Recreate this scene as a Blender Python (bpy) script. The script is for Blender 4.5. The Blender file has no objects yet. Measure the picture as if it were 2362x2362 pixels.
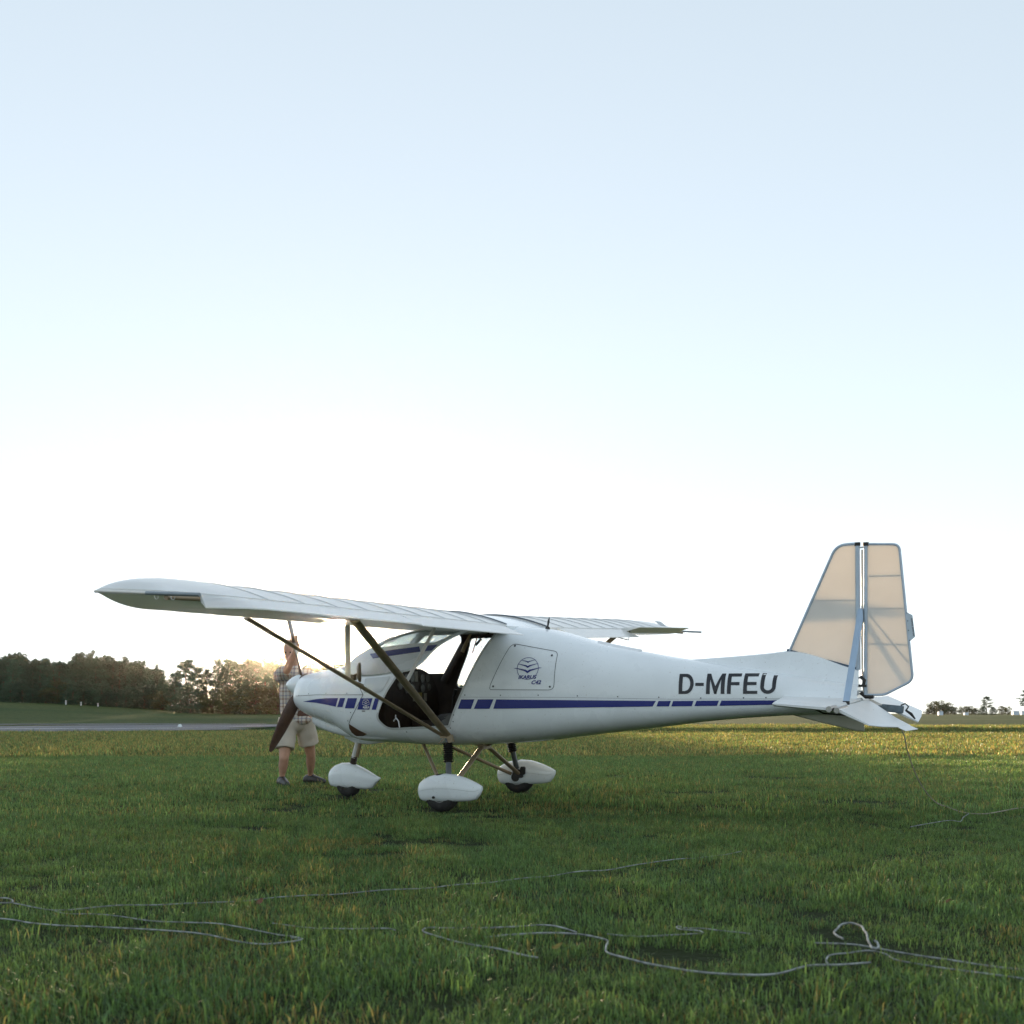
import bpy, bmesh, math, random
import numpy as np
from mathutils import Vector, Matrix, noise as mnoise

SC = bpy.context.scene
COL = SC.collection
R = math.radians

# ------------------------------------------------------------------ camera, sky, sun, exposure
HC = 0.85
cam_d = bpy.data.cameras.new('camera')
cam = bpy.data.objects.new('camera', cam_d)
COL.objects.link(cam)
cam.location = (0, 0, HC)
cam.rotation_euler = (R(90), 0, 0)
cam_d.sensor_fit = 'HORIZONTAL'
cam_d.sensor_width = 36.0
cam_d.lens = 36.0 * 2600 / 2362
cam_d.shift_y = (1645 - 1181) / 2362
cam_d.clip_start = 0.05
cam_d.clip_end = 20000
cam_d.dof.use_dof = True
cam_d.dof.focus_distance = 10.3
cam_d.dof.aperture_fstop = 4.5
SC.camera = cam

SUN_AZ, SUN_EL = -9.0, 2.5
S_DIR = Vector((math.sin(R(SUN_AZ)) * math.cos(R(SUN_EL)), math.cos(R(SUN_AZ)) * math.cos(R(SUN_EL)), math.sin(R(SUN_EL))))
world = bpy.data.worlds.new('World')
SC.world = world
world.use_nodes = True
wn, wl = world.node_tree.nodes, world.node_tree.links
wn.clear()
sky = wn.new('ShaderNodeTexSky')
sky.sky_type = 'NISHITA'
sky.sun_disc = False
sky.sun_elevation = R(SUN_EL)
sky.sun_rotation = R(SUN_AZ)
sky.altitude = 0
sky.air_density = 0.42
sky.dust_density = 0.03
sky.ozone_density = 1.3
hsv = wn.new('ShaderNodeHueSaturation')
hsv.inputs['Saturation'].default_value = 0.70
hsv.inputs['Hue'].default_value = 0.490
bg = wn.new('ShaderNodeBackground')
bg.inputs['Strength'].default_value = 0.15
wo = wn.new('ShaderNodeOutputWorld')
gam = wn.new('ShaderNodeGamma')
gam.inputs['Gamma'].default_value = 0.335
wl.new(sky.outputs[0], gam.inputs['Color'])
wl.new(gam.outputs[0], hsv.inputs['Color'])
wl.new(hsv.outputs[0], bg.inputs['Color'])
wl.new(bg.outputs[0], wo.inputs['Surface'])

sun_d = bpy.data.lights.new('sun', 'SUN')
sun_d.energy = 1.8
sun_d.angle = R(1.0)
sun_d.color = (1.0, 0.76, 0.48)
sun = bpy.data.objects.new('sun', sun_d)
COL.objects.link(sun)
sun.rotation_euler = S_DIR.to_track_quat('Z', 'Y').to_euler()
sun.location = (-20, 120, 30)

SC.view_settings.view_transform = 'Standard'
SC.view_settings.look = 'None'
SC.view_settings.exposure = 2.44
SC.view_settings.gamma = 1.0
SC.view_settings.use_curve_mapping = False
SC.render.engine = 'CYCLES'
SC.cycles.use_denoising = True
SC.cycles.max_bounces = 8
SC.cycles.transparent_max_bounces = 24
SC.cycles.use_adaptive_sampling = True
SC.cycles.adaptive_threshold = 0.01

# ------------------------------------------------------------------ materials
MATS = {}
def mat(name, col=(0.8, 0.8, 0.8), rough=0.5, metal=0.0, vary=0.06, scale=8.0, coat=0.0, bump=0.0, bscale=60.0, spec=0.5):
    if name in MATS:
        return MATS[name]
    m = bpy.data.materials.new(name)
    m.use_nodes = True
    n, l = m.node_tree.nodes, m.node_tree.links
    b = n['Principled BSDF']
    b.inputs['Roughness'].default_value = rough
    b.inputs['Metallic'].default_value = metal
    b.inputs['Specular IOR Level'].default_value = spec
    b.inputs['Coat Weight'].default_value = coat
    tc = n.new('ShaderNodeTexCoord')
    nz = n.new('ShaderNodeTexNoise')
    nz.inputs['Scale'].default_value = scale
    nz.inputs['Detail'].default_value = 5
    l.new(tc.outputs['Object'], nz.inputs['Vector'])
    rp = n.new('ShaderNodeValToRGB')
    lo = [max(0, c * (1 - vary)) for c in col]
    hi = [min(1, c * (1 + vary)) for c in col]
    rp.color_ramp.elements[0].position = 0.35
    rp.color_ramp.elements[1].position = 0.65
    rp.color_ramp.elements[0].color = (*lo, 1)
    rp.color_ramp.elements[1].color = (*hi, 1)
    l.new(nz.outputs['Fac'], rp.inputs['Fac'])
    l.new(rp.outputs['Color'], b.inputs['Base Color'])
    if bump > 0:
        nb = n.new('ShaderNodeTexNoise')
        nb.inputs['Scale'].default_value = bscale
        nb.inputs['Detail'].default_value = 4
        l.new(tc.outputs['Object'], nb.inputs['Vector'])
        bp = n.new('ShaderNodeBump')
        bp.inputs['Strength'].default_value = bump
        bp.inputs['Distance'].default_value = 0.01
        l.new(nb.outputs['Fac'], bp.inputs['Height'])
        l.new(bp.outputs['Normal'], b.inputs['Normal'])
    MATS[name] = m
    return m

def translucent_mat(name, col, tcol, fac=0.4, rough=0.6, vary=0.15, scale=4.0, rnd=0.0, vor=0.0, bump=0.0, bscale=40.0):
    if name in MATS:
        return MATS[name]
    m = mat(name, col, rough, 0, vary, scale, bump=bump, bscale=bscale)
    n, l = m.node_tree.nodes, m.node_tree.links
    b = n['Principled BSDF']
    out = n['Material Output']
    t = n.new('ShaderNodeBsdfTranslucent')
    t.inputs['Color'].default_value = (*tcol, 1)
    mx = n.new('ShaderNodeMixShader')
    mx.inputs['Fac'].default_value = fac
    l.new(b.outputs[0], mx.inputs[1])
    l.new(t.outputs[0], mx.inputs[2])
    l.new(mx.outputs[0], out.inputs['Surface'])
    if rnd > 0:
        oi = n.new('ShaderNodeObjectInfo')
        mr = n.new('ShaderNodeMapRange')
        mr.inputs['To Min'].default_value = 1 - rnd
        mr.inputs['To Max'].default_value = 1 + rnd
        l.new(oi.outputs['Random'], mr.inputs['Value'])
        hs = n.new('ShaderNodeHueSaturation')
        l.new(mr.outputs[0], hs.inputs['Value'])
        src = b.inputs['Base Color'].links[0].from_socket
        l.new(src, hs.inputs['Color'])
        l.new(hs.outputs[0], b.inputs['Base Color'])
    return m

def glass_mat(name, tint=(0.9, 0.95, 0.97), refl=0.12):
    if name in MATS:
        return MATS[name]
    m = bpy.data.materials.new(name)
    m.use_nodes = True
    n, l = m.node_tree.nodes, m.node_tree.links
    n.clear()
    o = n.new('ShaderNodeOutputMaterial')
    tr = n.new('ShaderNodeBsdfTransparent')
    tr.inputs['Color'].default_value = (*tint, 1)
    gl = n.new('ShaderNodeBsdfGlossy')
    gl.inputs['Roughness'].default_value = 0.03
    lw = n.new('ShaderNodeLayerWeight')
    lw.inputs['Blend'].default_value = 0.25
    nz = n.new('ShaderNodeTexNoise')
    nz.inputs['Scale'].default_value = 3
    mr = n.new('ShaderNodeMapRange')
    mr.inputs['To Min'].default_value = refl * 0.4
    mr.inputs['To Max'].default_value = refl * 1.6
    l.new(nz.outputs['Fac'], mr.inputs['Value'])
    ad = n.new('ShaderNodeMath'); ad.operation = 'MULTIPLY_ADD'
    ad.inputs[1].default_value = 0.22
    l.new(lw.outputs['Fresnel'], ad.inputs[0])
    l.new(mr.outputs[0], ad.inputs[2])
    mx = n.new('ShaderNodeMixShader')
    l.new(ad.outputs[0], mx.inputs['Fac'])
    l.new(tr.outputs[0], mx.inputs[1])
    l.new(gl.outputs[0], mx.inputs[2])
    l.new(mx.outputs[0], o.inputs['Surface'])
    MATS[name] = m
    return m

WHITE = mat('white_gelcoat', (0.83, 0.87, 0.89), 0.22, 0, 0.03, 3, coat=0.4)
def weathered(m, lo=0.16, hi=0.42):
    # uneven polish, slight waviness of the moulding and fine dirt specks
    n, l = m.node_tree.nodes, m.node_tree.links
    b = n['Principled BSDF']
    tc = n.new('ShaderNodeTexCoord')
    a = n.new('ShaderNodeTexNoise'); a.inputs['Scale'].default_value = 2.3; a.inputs['Detail'].default_value = 7
    l.new(tc.outputs['Object'], a.inputs['Vector'])
    mr = n.new('ShaderNodeMapRange'); mr.inputs['From Min'].default_value = 0.35; mr.inputs['From Max'].default_value = 0.7
    mr.inputs['To Min'].default_value = lo; mr.inputs['To Max'].default_value = hi
    l.new(a.outputs['Fac'], mr.inputs['Value']); l.new(mr.outputs[0], b.inputs['Roughness'])
    w = n.new('ShaderNodeTexNoise'); w.inputs['Scale'].default_value = 5.0; w.inputs['Detail'].default_value = 1
    l.new(tc.outputs['Object'], w.inputs['Vector'])
    bp = n.new('ShaderNodeBump'); bp.inputs['Strength'].default_value = 0.10; bp.inputs['Distance'].default_value = 0.02
    l.new(w.outputs['Fac'], bp.inputs['Height']); l.new(bp.outputs['Normal'], b.inputs['Normal'])
    s = n.new('ShaderNodeTexNoise'); s.inputs['Scale'].default_value = 55; s.inputs['Detail'].default_value = 3
    l.new(tc.outputs['Object'], s.inputs['Vector'])
    r = n.new('ShaderNodeMapRange'); r.inputs['From Min'].default_value = 0.66; r.inputs['From Max'].default_value = 0.74; r.inputs['To Max'].default_value = 0.35
    l.new(s.outputs['Fac'], r.inputs['Value'])
    mx = n.new('ShaderNodeMix'); mx.data_type = 'RGBA'; l.new(r.outputs[0], mx.inputs['Factor'])
    l.new(b.inputs['Base Color'].links[0].from_socket, mx.inputs['A']); mx.inputs['B'].default_value = (0.30, 0.26, 0.20, 1)
    l.new(mx.outputs['Result'], b.inputs['Base Color'])
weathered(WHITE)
PANEL = mat('pale_sky_pane', (0.60, 0.64, 0.66), 0.12, 0, 0.04, 3, coat=0.6)  # pane's sky reflection put into an opaque pale grey
SAIL = translucent_mat('wing_sailcloth', (0.88, 0.89, 0.88), (0.86, 0.86, 0.82), 0.24, 0.24, 0.03, 3, bump=0.05, bscale=25)
SAIL.node_tree.nodes['Principled BSDF'].inputs['Coat Weight'].default_value = 0.6
SAIL.node_tree.nodes['Principled BSDF'].inputs['Coat Roughness'].default_value = 0.12
TAILCLOTH = translucent_mat('tail_sailcloth', (0.84, 0.83, 0.81), (0.84, 0.77, 0.68), 0.44, 0.5, 0.04, 3)
TUBEGREY = mat('grey_tube', (0.42, 0.50, 0.58), 0.35, 0.3, 0.08, 12)
TUBEBLUE = mat('fin_strut_paint', (0.36, 0.48, 0.62), 0.3, 0.0, 0.05, 6)
STRUT = mat('strut_flare_gold', (0.33, 0.25, 0.16), 0.4, 0.15, 0.12, 10)  # brown struts with the sun flare's gold put into their colour
WSTRUT = mat('jury_paint', (0.72, 0.70, 0.66), 0.35, 0.0, 0.06, 10)
BLUE = mat('blue_stripe', (0.025, 0.035, 0.21), 0.25, 0, 0.05, 4, coat=0.3)
BLACK = mat('black_lettering', (0.012, 0.015, 0.022), 0.35, 0, 0.1, 10)
DARK = mat('dark_plastic', (0.02, 0.018, 0.016), 0.55, 0, 0.25, 20)
RUBBER = mat('tyre_rubber', (0.025, 0.024, 0.023), 0.8, 0, 0.3, 30, bump=0.2, bscale=80)
METAL = mat('bare_metal', (0.62, 0.62, 0.62), 0.28, 0.9, 0.1, 15)
SEAM = mat('seam_line', (0.05, 0.06, 0.07), 0.6, 0, 0.1, 10)
PROP = mat('propeller_flare_brown', (0.075, 0.036, 0.020), 0.3, 0, 0.2, 14, coat=0.3)  # dark blades with the sun flare's brown mixed into their colour
PROPW = PROP
BROWN = mat('cabin_trim', (0.035, 0.022, 0.014), 0.6, 0, 0.25, 12, bump=0.1)
SEATM = mat('seat_fabric', (0.022, 0.020, 0.020), 0.8, 0, 0.25, 25, bump=0.2)
GAUGE = mat('gauge_face', (0.10, 0.09, 0.07), 0.3, 0, 0.2, 30)
YPLAC = mat('placard', (0.32, 0.26, 0.06), 0.5, 0, 0.15, 30)
WPLAC = mat('placard_white', (0.35, 0.33, 0.28), 0.5, 0, 0.15, 30)
REDM = mat('red_trim', (0.35, 0.02, 0.02), 0.5, 0, 0.1, 10)
GLASS = glass_mat('clear_acrylic')
GOLDM = mat('mirror_shell', (0.16, 0.12, 0.07), 0.3, 0.2, 0.1, 10)
MIRR = mat('mirror_glass', (0.7, 0.72, 0.75), 0.05, 1.0, 0.03, 5)

# ------------------------------------------------------------------ object helpers
def obj(name, me, m, parent=None, label=None, cat=None, group=None, kind=None, smooth=None):
    if isinstance(me, bmesh.types.BMesh):
        bm = me
        me = bpy.data.meshes.new(name)
        bmesh.ops.recalc_face_normals(bm, faces=bm.faces)
        bm.to_mesh(me); bm.free()
    if smooth is not None:
        me.shade_smooth()
        me.set_sharp_from_angle(angle=R(smooth))
    if m is not None and not me.materials:
        me.materials.append(m)
    o = bpy.data.objects.new(name, me)
    COL.objects.link(o)
    if parent is not None:
        o.parent = parent
    tag(o, label, cat, group, kind)
    return o

def tag(o, label=None, cat=None, group=None, kind=None):
    if label: o['label'] = label
    if cat: o['category'] = cat
    if group: o['group'] = group
    if kind: o['kind'] = kind
    return o

def empty(name, loc, label=None, cat=None, group=None):
    o = bpy.data.objects.new(name, None)
    o.empty_display_size = 0.2
    o.location = loc
    COL.objects.link(o)
    return tag(o, label, cat, group)

def mesh_py(verts, faces):
    me = bpy.data.meshes.new('m')
    me.from_pydata([tuple(map(float, v)) for v in verts], [], faces)
    me.update()
    return me

def add_box(bm, c, size, rot=None):
    M = Matrix.Translation(Vector(c))
    if rot is not None:
        M = M @ rot
    M = M @ Matrix.Diagonal((*size, 1))
    bmesh.ops.create_cube(bm, size=1, matrix=M)

def add_tube(bm, pts, rad, n=10, flat=1.0, flatdir=None, cap=True):
    """tube through pts; rad number or list; flat <1 squeezes along flatdir"""
    pts = [Vector(p) for p in pts]
    if not isinstance(rad, (list, tuple)):
        rad = [rad] * len(pts)
    rings = []
    prev = None
    for i, p in enumerate(pts):
        a = pts[max(i - 1, 0)]; b = pts[min(i + 1, len(pts) - 1)]
        t = (b - a).normalized()
        if prev is None:
            ref = Vector(flatdir) if flatdir is not None else (Vector((0, 0, 1)) if abs(t.z) < 0.9 else Vector((1, 0, 0)))
        else:
            ref = prev
        u = (ref - t * ref.dot(t)).normalized()
        v = t.cross(u)
        prev = u
        rings.append([bm.verts.new(p + u * (math.cos(2 * math.pi * k / n) * rad[i] * flat) + v * (math.sin(2 * math.pi * k / n) * rad[i])) for k in range(n)])
    for i in range(len(rings) - 1):
        for k in range(n):
            bm.faces.new((rings[i][k], rings[i][(k + 1) % n], rings[i + 1][(k + 1) % n], rings[i + 1][k]))
    if cap:
        bm.faces.new(rings[0][::-1]); bm.faces.new(rings[-1])

def add_loft(bm, rings, cap=True, closed=True):
    vr = [[bm.verts.new(Vector(p)) for p in r] for r in rings]
    n = len(vr[0])
    for i in range(len(vr) - 1):
        for k in range(n if closed else n - 1):
            try:
                bm.faces.new((vr[i][k], vr[i][(k + 1) % n], vr[i + 1][(k + 1) % n], vr[i + 1][k]))
            except ValueError:
                pass
    if cap and closed:
        bm.faces.new(vr[0][::-1]); bm.faces.new(vr[-1])

def add_prism(bm, poly, axis, lo, hi):
    """poly 2D in the two other axes (x,z for axis y; x,y for axis z; y,z for axis x)"""
    def P(p, d):
        return {'y': (p[0], d, p[1]), 'z': (p[0], p[1], d), 'x': (d, p[0], p[1])}[axis]
    a = [bm.verts.new(P(p, lo)) for p in poly]
    b = [bm.verts.new(P(p, hi)) for p in poly]
    n = len(poly)
    bm.faces.new(a[::-1]); bm.faces.new(b)
    for k in range(n):
        bm.faces.new((a[k], a[(k + 1) % n], b[(k + 1) % n], b[k]))

def BM():
    return bmesh.new()

def evaluated(o):
    dg = bpy.context.evaluated_depsgraph_get()
    return bpy.data.meshes.new_from_object(o.evaluated_get(dg), depsgraph=dg)

def bool_mesh(me, cutters, op='DIFFERENCE'):
    o = bpy.data.objects.new('tmp', me); COL.objects.link(o)
    cs = []
    for c in cutters:
        bmesh.ops.recalc_face_normals(c, faces=c.faces)
        cm = bpy.data.meshes.new('c'); c.to_mesh(cm); c.free()
        co = bpy.data.objects.new('tmpc', cm); COL.objects.link(co); cs.append(co)
        md = o.modifiers.new('b', 'BOOLEAN'); md.operation = op; md.object = co; md.solver = 'EXACT'
    r = evaluated(o)
    for q in [o] + cs:
        bpy.data.objects.remove(q)
    return r

def pchip(xs, ys):
    xs = np.array(xs, float); ys = np.array(ys, float)
    if xs[0] > xs[-1]:
        xs, ys = xs[::-1], ys[::-1]
    hh = np.diff(xs); d = np.diff(ys) / hh
    m = np.zeros(len(xs))
    for i in range(1, len(xs) - 1):
        if d[i - 1] * d[i] > 0:
            w1, w2 = 2 * hh[i] + hh[i - 1], hh[i] + 2 * hh[i - 1]
            m[i] = (w1 + w2) / (w1 / d[i - 1] + w2 / d[i])
    m[0], m[-1] = d[0], d[-1]
    def f(x):
        x = min(max(x, xs[0]), xs[-1])
        i = min(max(int(np.searchsorted(xs, x)) - 1, 0), len(hh) - 1)
        t = (x - xs[i]) / hh[i]
        return float((2*t**3 - 3*t**2 + 1) * ys[i] + (t**3 - 2*t**2 + t) * hh[i] * m[i] + (-2*t**3 + 3*t**2) * ys[i+1] + (t**3 - t**2) * hh[i] * m[i+1])
    return f

def sstep(a, b, x):
    t = min(max((x - a) / (b - a), 0), 1)
    return t * t * (3 - 2 * t)

# ------------------------------------------------------------------ terrain
PX, PY, PA, PROLL = -0.27, 10.8, R(26.2), R(2.45)
HV = Vector((-math.cos(PA), math.sin(PA), 0)); LV = Vector((-math.sin(PA), -math.cos(PA), 0))

def terrain(x, y):
    dx, dy = x - PX, y - PY
    lat = dx * LV.x + dy * LV.y
    z = -0.045 * math.tanh(lat / 0.85) * math.exp(-(dx * dx + dy * dy) / 30.0)
    # low bank and level ground beyond it
    yb = 48.5 + 9 * sstep(0, -16, x)
    z += 0.21 * sstep(yb - 0.6, yb + 0.9, y) * sstep(-19, -8, x)
    # field rising towards the woods on one side
    up = sstep(85, 185, y) * sstep(30, -18, x)
    z += up * (0.75 + 1.9 * sstep(-38, -85, x))
    z += 0.1 * sstep(85, 185, y) * (1 - sstep(30, -18, x))
    z += 0.012 * mnoise.noise((x * 0.9, y * 0.9, 0)) * min(1, y / 3 if y > 0 else 0)
    z += 0.05 * mnoise.noise((x * 0.11, y * 0.11, 3)) * sstep(14, 40, y)
    return z
# ------------------------------------------------------------------ ground, roads
def ground_mesh():
    ys = sorted(set([-40, -15, -6] + list(np.arange(-3, 30, 0.33)) + list(np.arange(30, 62, 0.5)) + list(np.arange(62, 200, 4)) + [220, 260, 320, 400, 520, 700, 1000, 1500]))
    xs = sorted(set(list(np.arange(-12, 12.1, 0.4)) + list(np.arange(-100, -12, 3)) + list(np.arange(12.6, 100, 3)) + [-900, -600, -400, -250, -170, -130, 130, 170, 250, 400, 600, 900]))
    verts, faces = [], []
    for y in ys:
        for x in xs:
            verts.append((x, y, terrain(x, y)))
    nx = len(xs)
    for j in range(len(ys) - 1):
        for i in range(nx - 1):
            a = j * nx + i
            faces.append((a, a + 1, a + nx + 1, a + nx))
    return mesh_py(verts, faces)

def ground_material():
    m = bpy.data.materials.new('meadow_ground'); m.use_nodes = True
    n, l = m.node_tree.nodes, m.node_tree.links
    b = n['Principled BSDF']; b.inputs['Roughness'].default_value = 0.9
    b.inputs['Specular IOR Level'].default_value = 0.1
    geo = n.new('ShaderNodeNewGeometry')
    def noise(sc, det=6, stretch=None):
        t = n.new('ShaderNodeTexNoise'); t.inputs['Scale'].default_value = sc; t.inputs['Detail'].default_value = det
        if stretch:
            mp = n.new('ShaderNodeMapping'); mp.inputs['Scale'].default_value = stretch
            l.new(geo.outputs['Position'], mp.inputs['Vector']); l.new(mp.outputs[0], t.inputs['Vector'])
        else:
            l.new(geo.outputs['Position'], t.inputs['Vector'])
        return t
    a = noise(0.05, 5, (0.35, 1, 1)); c = noise(1.7, 8); d = noise(18, 6)
    r1 = n.new('ShaderNodeValToRGB')
    r1.color_ramp.elements[0].position = 0.38; r1.color_ramp.elements[0].color = (0.040, 0.075, 0.018, 1)
    r1.color_ramp.elements[1].position = 0.62; r1.color_ramp.elements[1].color = (0.085, 0.105, 0.032, 1)
    l.new(a.outputs['Fac'], r1.inputs['Fac'])
    r2 = n.new('ShaderNodeValToRGB')
    r2.color_ramp.elements[0].position = 0.35; r2.color_ramp.elements[0].color = (0.55, 0.6, 0.5, 1)
    r2.color_ramp.elements[1].position = 0.7; r2.color_ramp.elements[1].color = (1.25, 1.2, 1.1, 1)
    l.new(c.outputs['Fac'], r2.inputs['Fac'])
    mx = n.new('ShaderNodeMix'); mx.data_type = 'RGBA'; mx.blend_type = 'MULTIPLY'; mx.inputs['Factor'].default_value = 1
    l.new(r1.outputs[0], mx.inputs['A']); l.new(r2.outputs[0], mx.inputs['B'])
    # bare soil close by, under the grass blades
    sep = n.new('ShaderNodeSeparateXYZ'); l.new(geo.outputs['Position'], sep.inputs[0])
    mr = n.new('ShaderNodeMapRange'); mr.inputs['From Min'].default_value = 14; mr.inputs['From Max'].default_value = 45
    l.new(sep.outputs['Y'], mr.inputs['Value'])
    m2 = n.new('ShaderNodeMix'); m2.data_type = 'RGBA'
    l.new(mr.outputs[0], m2.inputs['Factor'])
    m2.inputs['A'].default_value = (0.022, 0.032, 0.010, 1)
    l.new(mx.outputs['Result'], m2.inputs['B'])
    l.new(m2.outputs['Result'], b.inputs['Base Color'])
    bp = n.new('ShaderNodeBump'); bp.inputs['Strength'].default_value = 0.35; bp.inputs['Distance'].default_value = 0.12
    l.new(d.outputs['Fac'], bp.inputs['Height'])
    l.new(bp.outputs['Normal'], b.inputs['Normal'])
    return m
obj('ground', ground_mesh(), ground_material(), kind='structure', smooth=60)

def sheet(name, edge_a, edge_b, m, lift, step=1.2, cross=5):
    """strip between two polylines given over the same x range, laid just above the terrain"""
    fa = pchip(*zip(*edge_a)); fb = pchip(*zip(*edge_b))
    x0 = max(edge_a[0][0], edge_b[0][0]); x1 = min(edge_a[-1][0], edge_b[-1][0])
    xs = np.arange(x0, x1 + step, step)
    v, f = [], []
    for x in xs:
        for k in range(cross + 1):
            y = fa(x) + (fb(x) - fa(x)) * k / cross
            v.append((x, y, terrain(x, y) + lift))
    for i in range(len(xs) - 1):
        for k in range(cross):
            a = i * (cross + 1) + k
            f.append((a, a + cross + 1, a + cross + 2, a + 1))
    return obj(name, mesh_py(v, f), m, kind='structure', smooth=60)
ASPH = mat('asphalt', (0.085, 0.088, 0.098), 0.7, 0, 0.2, 0.5, bump=0.3, bscale=30)
GRAV = mat('gravel_track', (0.17, 0.145, 0.11), 0.9, 0, 0.3, 0.7, bump=0.4, bscale=12)
PAINT = mat('road_paint', (0.42, 0.42, 0.42), 0.6, 0, 0.25, 2)
sheet('runway', [(-90, 41), (-45, 45), (-22, 49.5), (-13, 56), (-3, 61)], [(-90, 56), (-45, 62), (-22, 80), (-13, 82), (-3, 74)], ASPH, 0.03)
sheet('taxiway', [(-90, 66), (-45, 76), (-34, 80), (-20, 84)], [(-90, 72), (-45, 84), (-34, 87), (-20, 89)], ASPH, 0.035)
sheet('gravel_path', [(-2.8, 62), (8, 55), (30, 54), (90, 56)], [(-2.8, 73), (8, 59.5), (30, 57.5), (90, 60)], GRAV, 0.03)
sheet('runway_marking', [(-44, 52.0), (-22, 59), (-13, 64), (-6, 66)], [(-44, 52.9), (-22, 60.2), (-13, 65.3), (-6, 67.2)], PAINT, 0.042, cross=2)

# ------------------------------------------------------------------ grass
GRASS = translucent_mat('grass_blade', (0.048, 0.105, 0.042), (0.23, 0.35, 0.08), 0.46, 0.45, 0.3, 1.3, rnd=0.5)
GRASSD = translucent_mat('grass_dry_sunlit', (0.17, 0.15, 0.055), (0.46, 0.35, 0.09), 0.45, 0.6, 0.25, 3.0, rnd=0.4)  # dry blades, with gold of the low sun mixed into the colour

for m_ in (GRASS, GRASSD):     # every blade has its own shade of green
    n_, l_ = m_.node_tree.nodes, m_.node_tree.links
    b_ = n_['Principled BSDF']
    at_ = n_.new('ShaderNodeAttribute'); at_.attribute_name = 'tint'
    vm = n_.new('ShaderNodeMix'); vm.data_type = 'RGBA'; vm.blend_type = 'MULTIPLY'; vm.inputs['Factor'].default_value = 1
    l_.new(b_.inputs['Base Color'].links[0].from_socket, vm.inputs['A']); l_.new(at_.outputs['Fac'], vm.inputs['B'])
    l_.new(vm.outputs['Result'], b_.inputs['Base Color'])
    tr_ = [q for q in n_ if q.type == 'BSDF_TRANSLUCENT'][0]
    vt = n_.new('ShaderNodeMix'); vt.data_type = 'RGBA'; vt.blend_type = 'MULTIPLY'; vt.inputs['Factor'].default_value = 1
    vt.inputs['A'].default_value = tr_.inputs['Color'].default_value; l_.new(at_.outputs['Fac'], vt.inputs['B'])
    l_.new(vt.outputs['Result'], tr_.inputs['Color'])
def blade_clump(seed, n, rad, hgt, wid, dry=0.0, lean=0.5):
    rg = random.Random(seed)
    v, f, mi = [], [], []
    for _ in range(n):
        a = rg.uniform(0, 2 * math.pi); q = rad * math.sqrt(rg.random())
        x, y = q * math.cos(a), q * math.sin(a)
        hh = hgt * (rg.uniform(0.4, 1.2) if rg.random() < 0.96 else rg.uniform(1.3, 1.9)); w = wid * rg.uniform(0.6, 1.3)
        d = rg.uniform(0, 2 * math.pi); ln = hh * lean * rg.uniform(0.2, 1.6)
        dx, dy = math.cos(d), math.sin(d); sx, sy = -dy, dx
        if rg.random() < 0.5: sx, sy = dx * 0.5 - dy * 0.7, dy * 0.5 + dx * 0.7
        b = len(v)
        v += [(x - sx * w / 2, y - sy * w / 2, -0.015), (x + sx * w / 2, y + sy * w / 2, -0.015),
              (x + dx * ln * 0.35 + sx * w * 0.42, y + dy * ln * 0.35 + sy * w * 0.42, hh * 0.6),
              (x + dx * ln * 0.35 - sx * w * 0.42, y + dy * ln * 0.35 - sy * w * 0.42, hh * 0.6),
              (x + dx * ln, y + dy * ln, hh * rg.uniform(0.8, 1.0))]
        f += [(b, b + 1, b + 2, b + 3), (b + 3, b + 2, b + 4)]
        k = 1 if rg.random() < dry else 0
        mi += [k, k]
    me = mesh_py(v, f)
    me.materials.append(GRASS); me.materials.append(GRASSD)
    me.polygons.foreach_set('material_index', mi)
    ta = me.attributes.new('tint', 'FLOAT', 'FACE')
    ta.data.foreach_set('value', np.repeat([rg.uniform(0.35, 1.0) ** 1.5 * 2.0 for _ in range(n)], 2).astype(np.float32))
    return me

def clump_collection(name, specs):
    c = bpy.data.collections.new(name)
    for i, sp in enumerate(specs):
        o = bpy.data.objects.new('grass_tuft', blade_clump(*sp))
        c.objects.link(o)
    return c

def scatter(name, pts, scl, coll, label):
    me = mesh_py(pts, [])
    at = me.attributes.new('scl', 'FLOAT', 'POINT')
    at.data.foreach_set('value', np.array(scl, dtype=np.float32))
    o = bpy.data.objects.new(name, me); COL.objects.link(o)
    tag(o, label, 'grass', None, 'stuff')
    ng = bpy.data.node_groups.new(name, 'GeometryNodeTree')
    ng.interface.new_socket('Geometry', in_out='INPUT', socket_type='NodeSocketGeometry')
    ng.interface.new_socket('Geometry', in_out='OUTPUT', socket_type='NodeSocketGeometry')
    n, l = ng.nodes, ng.links
    gi, go = n.new('NodeGroupInput'), n.new('NodeGroupOutput')
    ip = n.new('GeometryNodeInstanceOnPoints')
    ci = n.new('GeometryNodeCollectionInfo'); ci.inputs['Collection'].default_value = coll
    ci.inputs['Separate Children'].default_value = True; ci.inputs['Reset Children'].default_value = True
    rv = n.new('FunctionNodeRandomValue'); rv.data_type = 'FLOAT_VECTOR'
    rv.inputs[0].default_value = (-0.12, -0.12, 0); rv.inputs[1].default_value = (0.12, 0.12, 6.283)
    na = n.new('GeometryNodeInputNamedAttribute'); na.data_type = 'FLOAT'; na.inputs['Name'].default_value = 'scl'
    l.new(gi.outputs[0], ip.inputs['Points'])
    l.new(ci.outputs[0], ip.inputs['Instance'])
    ip.inputs['Pick Instance'].default_value = True
    l.new(rv.outputs[0], ip.inputs['Rotation'])
    l.new(na.outputs[0], ip.inputs['Scale'])
    l.new(ip.outputs[0], go.inputs[0])
    md = o.modifiers.new('scatter', 'NODES'); md.node_group = ng
    return o

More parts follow.
